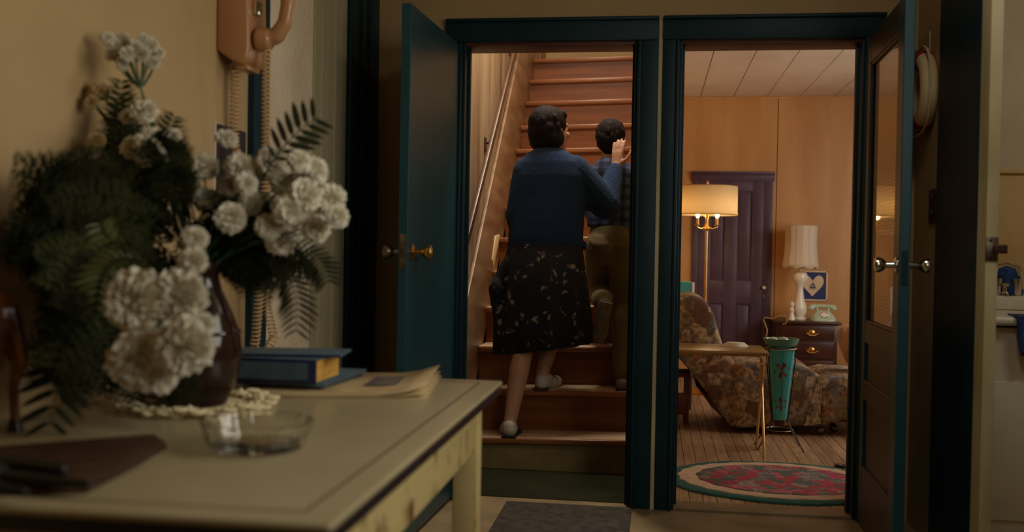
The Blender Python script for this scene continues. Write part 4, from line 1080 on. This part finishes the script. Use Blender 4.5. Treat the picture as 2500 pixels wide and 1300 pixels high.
for i in range(13):
    t = i / 12; zz = sb + (stp - sb) * t
    r_ = .158 - .03 * t + .012 * (abs(t - .35) * 2) ** 2 - .012
    ring = []
    for k in range(64):
        a = 2 * math.pi * k / 64 + R(22.5)
        cell = (a * 8 / (2 * math.pi)) % 1
        r2 = r_ * (1 - .045 * (1 - (2 * cell - 1) ** 2))
        zl = zz - (.018 * math.sin(math.pi * cell) if i == 0 else 0)
        ring.append(TLc + Vector((r2 * math.cos(a), r2 * math.sin(a), zl)))
    rings.append(ring)
o = MB().loft(rings, cap=False).build('shade', shade_off, tl, smooth=25); o.modifiers.new('t', 'SOLIDIFY').thickness = .0015
for k in range(8):
    a = 2 * math.pi * k / 8 + R(22.5)
    MB().tube([r[k * 8] * 1 + (r[k * 8] - TLc - Vector((0, 0, (r[k * 8] - TLc).z))) * .012 for r in rings], .0018, 5).build('shade_rib', shade_off, tl)
fg2 = thing('china_figure', 'small white china figure beside the table lamp base', 'figurine', (1.12, 8.64, NZ))
MB().lathe([(.003, 0), (.03, 0), (.024, .03), (.016, .06), (.022, .085), (.012, .105), (.02, .125), (.018, .145), (.003, .155)], (1.14, 8.66, NZ), 16).build('figure', porcelain, fg2)
# mint rotary telephone
TPc = Vector((1.395, 8.66, NZ))
mp_ = thing('rotary_telephone', 'mint green rotary telephone on the nightstand', 'telephone', TPc)
rings = []
for z_, a, b, off in ((0, .1, .1, 0), (.012, .1, .1, 0), (.04, .088, .08, .01), (.075, .06, .045, .03), (.085, .05, .035, .032)):
    rings.append([TPc + Vector((a * (abs(math.cos(t)) ** .5) * (1 if math.cos(t) > 0 else -1), off + b * (abs(math.sin(t)) ** .5) * (1 if math.sin(t) > 0 else -1), z_)) for t in [2 * math.pi * k / 32 + .01 for k in range(32)]])
MB().loft(rings).build('body', mintm, mp_, smooth=50)
qd = Vector((0, -.75, .66))
MB().lathe([(.005, 0), (.045, 0), (.045, .008), (.02, .011), (.003, .012)], TPc + Vector((0, -.052, .045)), 24, qd).build('dial', porcelain, mp_)
for k in range(10):
    a = R(30 + 30 * k); qq = qd.normalized().to_track_quat('Z', 'Y')
    MB().lathe([(.001, 0), (.006, 0), (.005, .003), (.001, .004)], TPc + Vector((0, -.052, .045)) + qq @ Vector((.033 * math.cos(a), .033 * math.sin(a), .009)), 8, qd).build('finger_hole', black, mp_)
hs = MB()
hc = TPc + Vector((0, .035, .115))
for dx in (-1, 1):
    hs.cone(hc + Vector((dx * .03, 0, .006)), .014, hc + Vector((dx * .085, 0, 0)), .019); hs.lathe([(.004, 0), (.026, 0), (.028, .014), (.018, .03), (.004, .034)], hc + Vector((dx * .092, 0, -.026)), 16)
hs.cone(hc + Vector((-.03, 0, .006)), .014, hc + Vector((.03, 0, .006)), .014)
remeshed(hs, 'handset', mintm, mp_, .005, 3)
for dx in (-1, 1): MB().box(hc.x + dx * .045 - .008, hc.x + dx * .045 + .008, hc.y - .02, hc.y + .02, NZ + .08, NZ + .108).build('cradle', mintm, mp_, bevel=.004)
# ship picture
pcx0, pcx1, pcz0, pcz1 = 1.262, 1.478, .70, .962
pf = thing('ship_picture', 'framed navy print with cream heart and small ship', 'picture', ((pcx0 + pcx1) / 2, LY1 - .02, .83))
yk = LY1 - .0085
for a, b, c, d in ((pcx0, pcx0 + .014, pcz0, pcz1), (pcx1 - .014, pcx1, pcz0, pcz1), (pcx0, pcx1, pcz0, pcz0 + .014), (pcx0, pcx1, pcz1 - .014, pcz1)):
    MB().box(a, b, yk - .016, yk, c, d).build('frame', creampaper, pf, bevel=.003)
MB().box(pcx0 + .01, pcx1 - .01, yk - .008, yk, pcz0 + .01, pcz1 - .01).build('print', navypaper, pf, smooth=0)
hx, hz = 1.352, .835
hpoly = []
for k in range(48):
    t = 2 * math.pi * k / 48
    hpoly.append((hx + .094 * (math.sin(t) ** 3 * .7 + .3 * math.sin(t)), hz + .0062 * (13 * math.cos(t) - 5 * math.cos(2 * t) - 2 * math.cos(3 * t) - math.cos(4 * t)) + .012))
MB().prism(hpoly, 'y', yk - .0095, yk - .0075).build('heart_print', creampaper, pf, smooth=0)
sp_ = MB().prism([(hx - .03, hz - .01), (hx + .034, hz - .01), (hx + .024, hz - .026), (hx - .02, hz - .026)], 'y', yk - .0105, yk - .009)
sp_.box(hx - .001, hx + .001, yk - .0105, yk - .009, hz - .01, hz + .055); sp_.prism([(hx + .003, hz - .004), (hx + .026, hz - .004), (hx + .003, hz + .03)], 'y', yk - .0105, yk - .009); sp_.prism([(hx - .003, hz - .004), (hx - .022, hz - .004), (hx - .003, hz + .02)], 'y', yk - .0105, yk - .009)
sp_.box(hx - .035, hx + .04, yk - .0105, yk - .009, hz - .034, hz - .031)
sp_.build('ship_print', ink, pf, smooth=0)
# small thing on the floor by the rug
q = at(2052, 1137, z=.01)
jk = thing('jar_lid', 'small dark metal lid lying on the boards beyond the rug', 'lid', (q.x, q.y, .0))
MB().lathe([(.002, 0), (.03, 0), (.031, .012), (.026, .014), (.002, .014)], (q.x, q.y, .0), 20).build('lid', black, jk)
MB().lathe([(.002, .014), (.008, .014), (.006, .02), (.002, .021)], (q.x, q.y, 0), 10).build('lid_knob', chrome, jk)

# ------------------------------------------------------------------ people on the stairs
def W(px, py, y): return at(px, py, y=y)
def rings_from(mb, rows, depth, lean=0, n=28, pleat=None):
    """loft of body rings given as (left pixel, right pixel, row, depth y, depth ratio)"""
    rings = []
    for (pl, pr, py, y, k) in rows:
        a = W(pl, py, y); b = W(pr, py, y); c = (a + b) / 2; hw = (b - a).length / 2
        ring = []
        for j in range(n):
            t = 2 * math.pi * j / n
            f = 1 + (pleat(t, py) if pleat else 0)
            ring.append(Vector((c.x + hw * f * math.cos(t), y + hw * k * f * math.sin(t), c.z + (lean * hw * math.cos(t) if py == rows[-1][2] else 0))))
        rings.append(ring)
    return mb.loft(rings)
def hand(mb, wrist, d, nrm, thumb, sc=1.0, curl=.5):
    """palm, four unequal bent fingers and a thumb leaving the side of the palm; d along the hand, nrm out of the back"""
    d = Vector(d).normalized(); nrm = (Vector(nrm) - d * Vector(nrm).dot(d)).normalized(); sd = d.cross(nrm) * thumb
    w_ = Vector(wrist)
    for o_ in (-.024, -.008, .008, .024):
        mb.cone(w_ + sd * o_ * .6 * sc, .015 * sc, w_ + d * .085 * sc + sd * o_ * sc, .0115 * sc)
    for o_, ln in ((.027, .068), (.009, .078), (-.009, .072), (-.027, .056)):
        p = w_ + d * .085 * sc + sd * o_ * sc; dd = d + sd * o_ * 3.2
        for k in range(3):
            a = curl * (k + .6); v = (dd * math.cos(a) - nrm * math.sin(a)).normalized()
            q = p + v * ln * (.42, .33, .25)[k] * sc
            mb.cone(p, (.0094, .0088, .008)[k] * sc, q, (.0088, .008, .0068)[k] * sc, 10); p = q
    p = w_ + d * .022 * sc + sd * .026 * sc
    for k, (f, g) in enumerate(((.75, .2), (.4, .35), (.2, .5))):
        v = (d * (1 - f * .6) + sd * f - nrm * g * curl).normalized(); q = p + v * (.04, .03, .024)[k] * sc
        mb.cone(p, (.0135, .0105, .0095)[k] * sc, q, (.0105, .0095, .0075)[k] * sc, 10); p = q
def frame(f, u):
    f = Vector(f).normalized(); s_ = f.cross(Vector(u)).normalized(); u = s_.cross(f)
    return Matrix((s_, f, u)).transposed()          # columns: right, forward, up
def head(mb, c, f, u, k):
    M = frame(f, u); q = M.to_quaternion(); c = Vector(c); P = lambda x, y, z: c + M @ (Vector((x, y, z)) * k)
    mb.ball(P(0, -.008, .03), Vector((.076, .094, .088)) * k, 20, 12, q)
    mb.ball(P(0, .025, -.03), Vector((.062, .066, .078)) * k, 18, 10, q)
    mb.cone(P(0, .05, -.085), .03 * k, P(0, .072, -.092), .02 * k)
    mb.cone(P(0, .088, .008), .009 * k, P(0, .108, -.03), .013 * k)
    for s_ in (-1, 1):
        mb.cone(P(s_ * .012, .094, -.034), .009 * k, P(s_ * .008, .1, -.033), .009 * k)
        mb.ball(P(s_ * .077, -.005, -.012), Vector((.011, .02, .031)) * k, 10, 8, q)
        mb.ball(P(s_ * .04, .066, -.025), Vector((.026, .022, .022)) * k, 10, 8, q)
        mb.cone(P(s_ * .014, .087, .028), .009 * k, P(s_ * .05, .074, .03), .008 * k)
    return M, P
def face_bits(P, M, k, t):
    q = M.to_quaternion()
    for s_ in (-1, 1):
        e = MB().ball(P(s_ * .031, .079, .006), Vector((.012, .0095, .008)) * k, 12, 8, q).build('eye', porcelain, t)
        MB().ball(P(s_ * .031, .0865, .006), Vector((.005, .0035, .005)) * k, 10, 6, q).build('iris', hairm, e)
    MB().tube([P(-.024, .077, -.058), P(-.01, .088, -.055), P(0, .09, -.057), P(.01, .088, -.055), P(.024, .077, -.058)], [.002, .005 * k, .006 * k, .005 * k, .002], 8).build('lips', lip_m, t)
lip_m = pm('lips', srgb(160, 88, 80), rough=.5)

# ---- woman
wo = thing('person', 'woman in blue cardigan and dark flowered skirt climbing the stairs, seen from behind', 'person', W(1300, 1060, 5.08))
HC = W(1345, 322, 5.16)
body = MB()
MW, PW = head(body, HC, (.66, .74, .1), (0, .08, 1), .98)
neck0 = W(1338, 402, 5.12)
body.cone(neck0, .058, PW(0, -.02, -.06), .05)
SL, SR = W(1286, 422, 5.12), W(1402, 418, 5.13)
EL, WLt = W(1264, 530, 5.12), W(1272, 600, 5.30)
ER, WRt = W(1478, 500, 5.21), W(1504, 408, 5.31)
HL, HRr = W(1300, 650, 5.13), W(1366, 650, 5.15)
chest = W(1340, 450, 5.13); waist = W(1334, 560, 5.13)
body.cone(SL, .06, SR, .06); body.cone(chest, .11, waist, .1); body.cone(HL, .1, HRr, .1); body.cone(waist, .1, (HL + HRr) / 2, .11)
for a, b, c in ((SL, EL, WLt), (SR, ER, WRt)):
    body.cone(a, .05, b, .04); body.cone(b, .039, c, .026)
KL, KR = W(1278, 850, 5.10), W(1352, 800, 5.33)
AL, AR = W(1247, 1012, 4.99), W(1324, 922, 5.20)
zL, zR = .162, .373
AL.z = zL + .085; AR.z = zR + .085
for h, k, a in ((HL, KL, AL), (HRr, KR, AR)):
    body.cone(h, .085, k, .055); m_ = k.lerp(a, .35); body.cone(k, .052, m_ + Vector((0, -.012, 0)), .053); body.cone(m_ + Vector((0, -.012, 0)), .052, a, .034)
feet = []
for a, z in ((AL, zL), (AR, zR)):
    heel = Vector((a.x, a.y - .03, z + .038)); toe = Vector((a.x + (.06 if a is AR else -.03), a.y + .115, z + .028))
    body.cone(a, .034, heel, .03); body.cone(a - Vector((0, 0, .02)), .034, toe, .026); body.cone(heel, .03, toe, .026)
    feet.append((heel, toe, z))
hand(body, WRt, W(1514, 322, 5.335) - WRt, (-.35, -.9, .1), 1, .95, .1)
hand(body, WLt, W(1290, 620, 5.42) - WLt, (-.7, -.2, .6), 1, .95, .55)
remeshed(body, 'body', skin, wo, .0055, 3)
face_bits(PW, MW, .98, wo)
hair = MB(); qh = MW.to_quaternion()
hair.ball(PW(0, -.02, .045), (.092, .104, .092), 22, 14, qh); hair.ball(PW(0, -.045, .0), (.096, .082, .095), 20, 12, qh)
for s_ in (-1, 1):
    hair.ball(PW(s_ * .058, -.035, -.035), (.044, .062, .06), 14, 10, qh)
    hair.ball(PW(s_ * .042, .03, .078), (.04, .045, .032), 14, 10, qh)
hair.ball(PW(0, -.075, -.045), (.07, .04, .05), 16, 10, qh); hair.ball(PW(-.02, -.02, .105), (.06, .065, .035), 14, 10, qh)
for i in range(26):
    a = random.uniform(0, 6.28); v = random.uniform(-.5, 1)
    d_ = Vector((math.cos(a) * math.sqrt(1 - v * v * .9), -abs(math.sin(a)) * math.sqrt(1 - v * v * .9), v))
    hair.ball(PW(d_.x * .09, d_.y * .095 - .02, d_.z * .085 + .025), (.02, .018, .03), 8, 6, qh)
remeshed(hair, 'hair', hairm, wo, .0055, 2)
cg = MB()
rings_from(cg, [(1308, 1372, 362, 5.125, .8), (1284, 1398, 378, 5.125, .75), (1262, 1424, 398, 5.125, .62), (1252, 1434, 430, 5.125, .6), (1250, 1430, 480, 5.125, .62), (1244, 1426, 540, 5.125, .64), (1240, 1424, 585, 5.125, .64), (1244, 1420, 604, 5.125, .62)], .6)
cg.cone(SL + Vector((-.0, 0, .012)), .072, EL, .064); cg.cone(EL, .062, EL.lerp(WLt, .9), .046)
cg.cone(SR + Vector((0, 0, .012)), .074, ER, .082); cg.cone(ER, .08, ER.lerp(WRt, .9), .044)
cg.cone(W(1400, 470, 5.14), .07, ER, .06)
for i in range(14):
    x_ = 1245 + 14 * i; cg.ball(W(x_, 598 + (i % 2) * 3, 5.125 - .09 * math.sin(math.pi * (i + .5) / 14)), (.016, .016, .022), 8, 6)
remeshed(cg, 'cardigan', cardigan_m, wo, .0075, 3)
def pleats(t, py): return .05 * math.sin(t * 13 + .6 * math.sin(t * 3)) * max(0, (py - 590) / 260)
sk = MB()
rings_from(sk, [(1256, 1410, 575, 5.125, .62), (1240, 1422, 604, 5.125, .64), (1226, 1428, 650, 5.125, .68), (1212, 1436, 720, 5.13, .66), (1206, 1444, 790, 5.15, .62), (1206, 1442, 852, 5.16, .58)], .6, .14, 96, pleats)
sk.f = [f for f in sk.f if len(f) == 4]
o = sk.build('skirt', skirt_m, wo, smooth=60); o.modifiers.new('t', 'SOLIDIFY').thickness = .004
sk2 = MB().ball(W(1212, 702, 5.03), (.03, .03, .05))
remeshed(sk2.cone(W(1240, 640, 5.06), .03, W(1206, 705, 5.05), .03).cone(W(1206, 705, 5.05), .03, W(1214, 780, 5.08), .02), 'skirt_fold', skirt_m, wo, .007, 3)
for heel, toe, z in feet:
    s_ = MB()
    s_.cone(heel + Vector((0, -.004, -.004)), .036, toe + Vector((0, .006, 0)), .034); s_.cone(heel + Vector((0, 0, .012)), .036, heel.lerp(toe, .3) + Vector((0, 0, .018)), .036)
    s_.cone(heel.lerp(toe, .55) + Vector((-.012, 0, -.004)), .034, heel.lerp(toe, .55) + Vector((.014, 0, -.004)), .034)
    sh_ = remeshed(s_, 'shoe', shoe_w, wo, .005, 2)
    sole = [(-.036, -.04), (.036, -.04), (.038, .05), (.048, .1), (.045, .15), (.02, .19), (-.02, .19), (-.045, .15), (-.046, .1), (-.038, .05)]
    MB().prism([(heel.x + x_, heel.y + y_ * .98) for x_, y_ in sole], 'z', z + .001, z + .014).build('sole', shoe_d, sh_, bevel=.003)

# ---- boy
bo = thing('person', 'boy in navy checked shirt and khaki trousers ahead of the woman', 'person', W(1515, 945, 5.2))
HB = W(1492, 345, 5.46)
bb = MB()
MBo, PB = head(bb, HB, (.12, .98, -.02), (0, -.02, 1), .92)
nb = W(1490, 415, 5.43)
bb.cone(nb, .05, PB(0, -.02, -.06), .045)
bSL, bSR = W(1458, 425, 5.43), W(1532, 425, 5.43)
bEL, bWL = W(1438, 500, 5.46), W(1452, 545, 5.60)
bER, bWR = W(1550, 505, 5.46), W(1540, 540, 5.60)
bHL, bHR = W(1468, 600, 5.40), W(1518, 600, 5.40)
bb.cone(bSL, .05, bSR, .05); bb.cone((bSL + bSR) / 2 - Vector((0, -.0, .06)), .068, (bHL + bHR) / 2, .07)
for a, b, c in ((bSL, bEL, bWL), (bSR, bER, bWR)):
    bb.cone(a, .042, b, .034); bb.cone(b, .033, c, .023)
hand(bb, bWL, (.15, .8, .3), (-.5, 0, .8), -1, .82, .45); hand(bb, bWR, (-.15, .8, .3), (.5, 0, .8), 1, .82, .45)
zB = .372
bKR, bAR = W(1524, 745, 5.42), W(1521, 905, 5.23)
bAR.z = zB + .09
bKL, bAL = W(1462, 715, 5.56), W(1476, 745, 5.20)
bb.cone(bHL, .078, bKL, .052); bb.cone(bKL, .05, bAL, .032); bb.cone(bHR, .078, bKR, .052); bb.cone(bKR, .05, bAR, .032)
hR, tR = Vector((bAR.x, bAR.y - .04, zB + .042)), Vector((bAR.x, bAR.y + .125, zB + .032))
hL, tL = bAL + Vector((.004, -.03, -.0)), W(1461, 818, 5.25)
for a, h_, t_2 in ((bAR, hR, tR), (bAL, hL, tL)):
    bb.cone(a, .032, h_, .028); bb.cone(a, .032, t_2, .025); bb.cone(h_, .028, t_2, .025)
remeshed(bb, 'body', skin, bo, .0055, 3)
face_bits(PB, MBo, .92, bo)
hr_ = MB(); qb = MBo.to_quaternion()
hr_.ball(PB(0, -.014, .046), Vector((.086, .1, .086)) * .92, 22, 14, qb); hr_.ball(PB(0, -.04, .005), Vector((.082, .074, .086)) * .92, 20, 12, qb)
hr_.ball(PB(0, -.068, -.05), Vector((.05, .03, .035)) * .92, 14, 10, qb); hr_.ball(PB(0, .04, .085), Vector((.062, .05, .03)) * .92, 14, 10, qb)
for i in range(20):
    a = random.uniform(0, 6.28); v = random.uniform(-.2, 1)
    d_ = Vector((math.cos(a) * math.sqrt(1 - v * v * .9), -abs(math.sin(a)) * math.sqrt(1 - v * v * .9), v))
    hr_.ball(PB(d_.x * .082, d_.y * .09 - .018, d_.z * .08 + .03), (.013, .012, .022), 8, 6, qb)
remeshed(hr_, 'hair', hairm, bo, .005, 2)
ss = MB()
rings_from(ss, [(1468, 1514, 385, 5.42, .9), (1456, 1528, 396, 5.42, .8), (1440, 1544, 412, 5.42, .66), (1436, 1549, 450, 5.42, .62), (1436, 1549, 500, 5.42, .64), (1433, 1550, 540, 5.42, .66), (1433, 1549, 556, 5.42, .66)], .6)
for a, b, c in ((bSL, bEL, bWL), (bSR, bER, bWR)):
    ss.cone(a, .058, b, .05); ss.cone(b, .048, b.lerp(c, .92), .036)
ss.cone(W(1476, 398, 5.40), .02, W(1506, 398, 5.40), .02)
remeshed(ss, 'shirt', plaid_m, bo, .007, 3)
tr = MB()
rings_from(tr, [(1444, 1540, 540, 5.41, .66), (1438, 1546, 575, 5.41, .7), (1438, 1546, 620, 5.41, .74), (1446, 1540, 650, 5.41, .7)], .6)
tr.cone(bHL, .088, bKL, .07); tr.cone(bKL, .068, bAL + (bKL - bAL) * .1, .052)
tr.cone(bHR, .088, bKR, .07); tr.cone(bKR, .068, bAR + Vector((0, 0, .01)), .056)
remeshed(tr, 'trousers', trouser_m, bo, .007, 3)
for a, h_, t_2, st_ in ((bAR, hR, tR, 0), (bAL, hL, tL, 1)):
    s_ = MB(); s_.cone(h_, .036, t_2, .034); s_.cone(a, .038, h_.lerp(t_2, .25), .036)
    sh_ = remeshed(s_, 'shoe', sneaker, bo, .005, 2)
    d_ = (t_2 - h_).normalized(); sd = Vector((1, 0, 0)) - d_ * d_.x; sd.normalize(); up_ = d_.cross(sd).normalized()
    if not st_ and up_.z > 0: up_ = -up_
    if st_ and up_.y > 0: up_ = -up_
    L_ = (t_2 - h_).length
    M = Matrix(((sd.x, d_.x, up_.x, h_.x), (sd.y, d_.y, up_.y, h_.y), (sd.z, d_.z, up_.z, h_.z), (0, 0, 0, 1)))
    ol = [(-.034, -.036), (.034, -.036), (.036, L_ * .4), (.043, L_ * .75), (.034, L_ + .028), (-.034, L_ + .028), (-.043, L_ * .75), (-.036, L_ * .4)]
    MB().loft([[M @ Vector((x_, y_, z_)) for x_, y_ in ol] for z_ in (.024, .038)]).build('sole', shoe_d if not st_ else sneaker, sh_, bevel=.003)
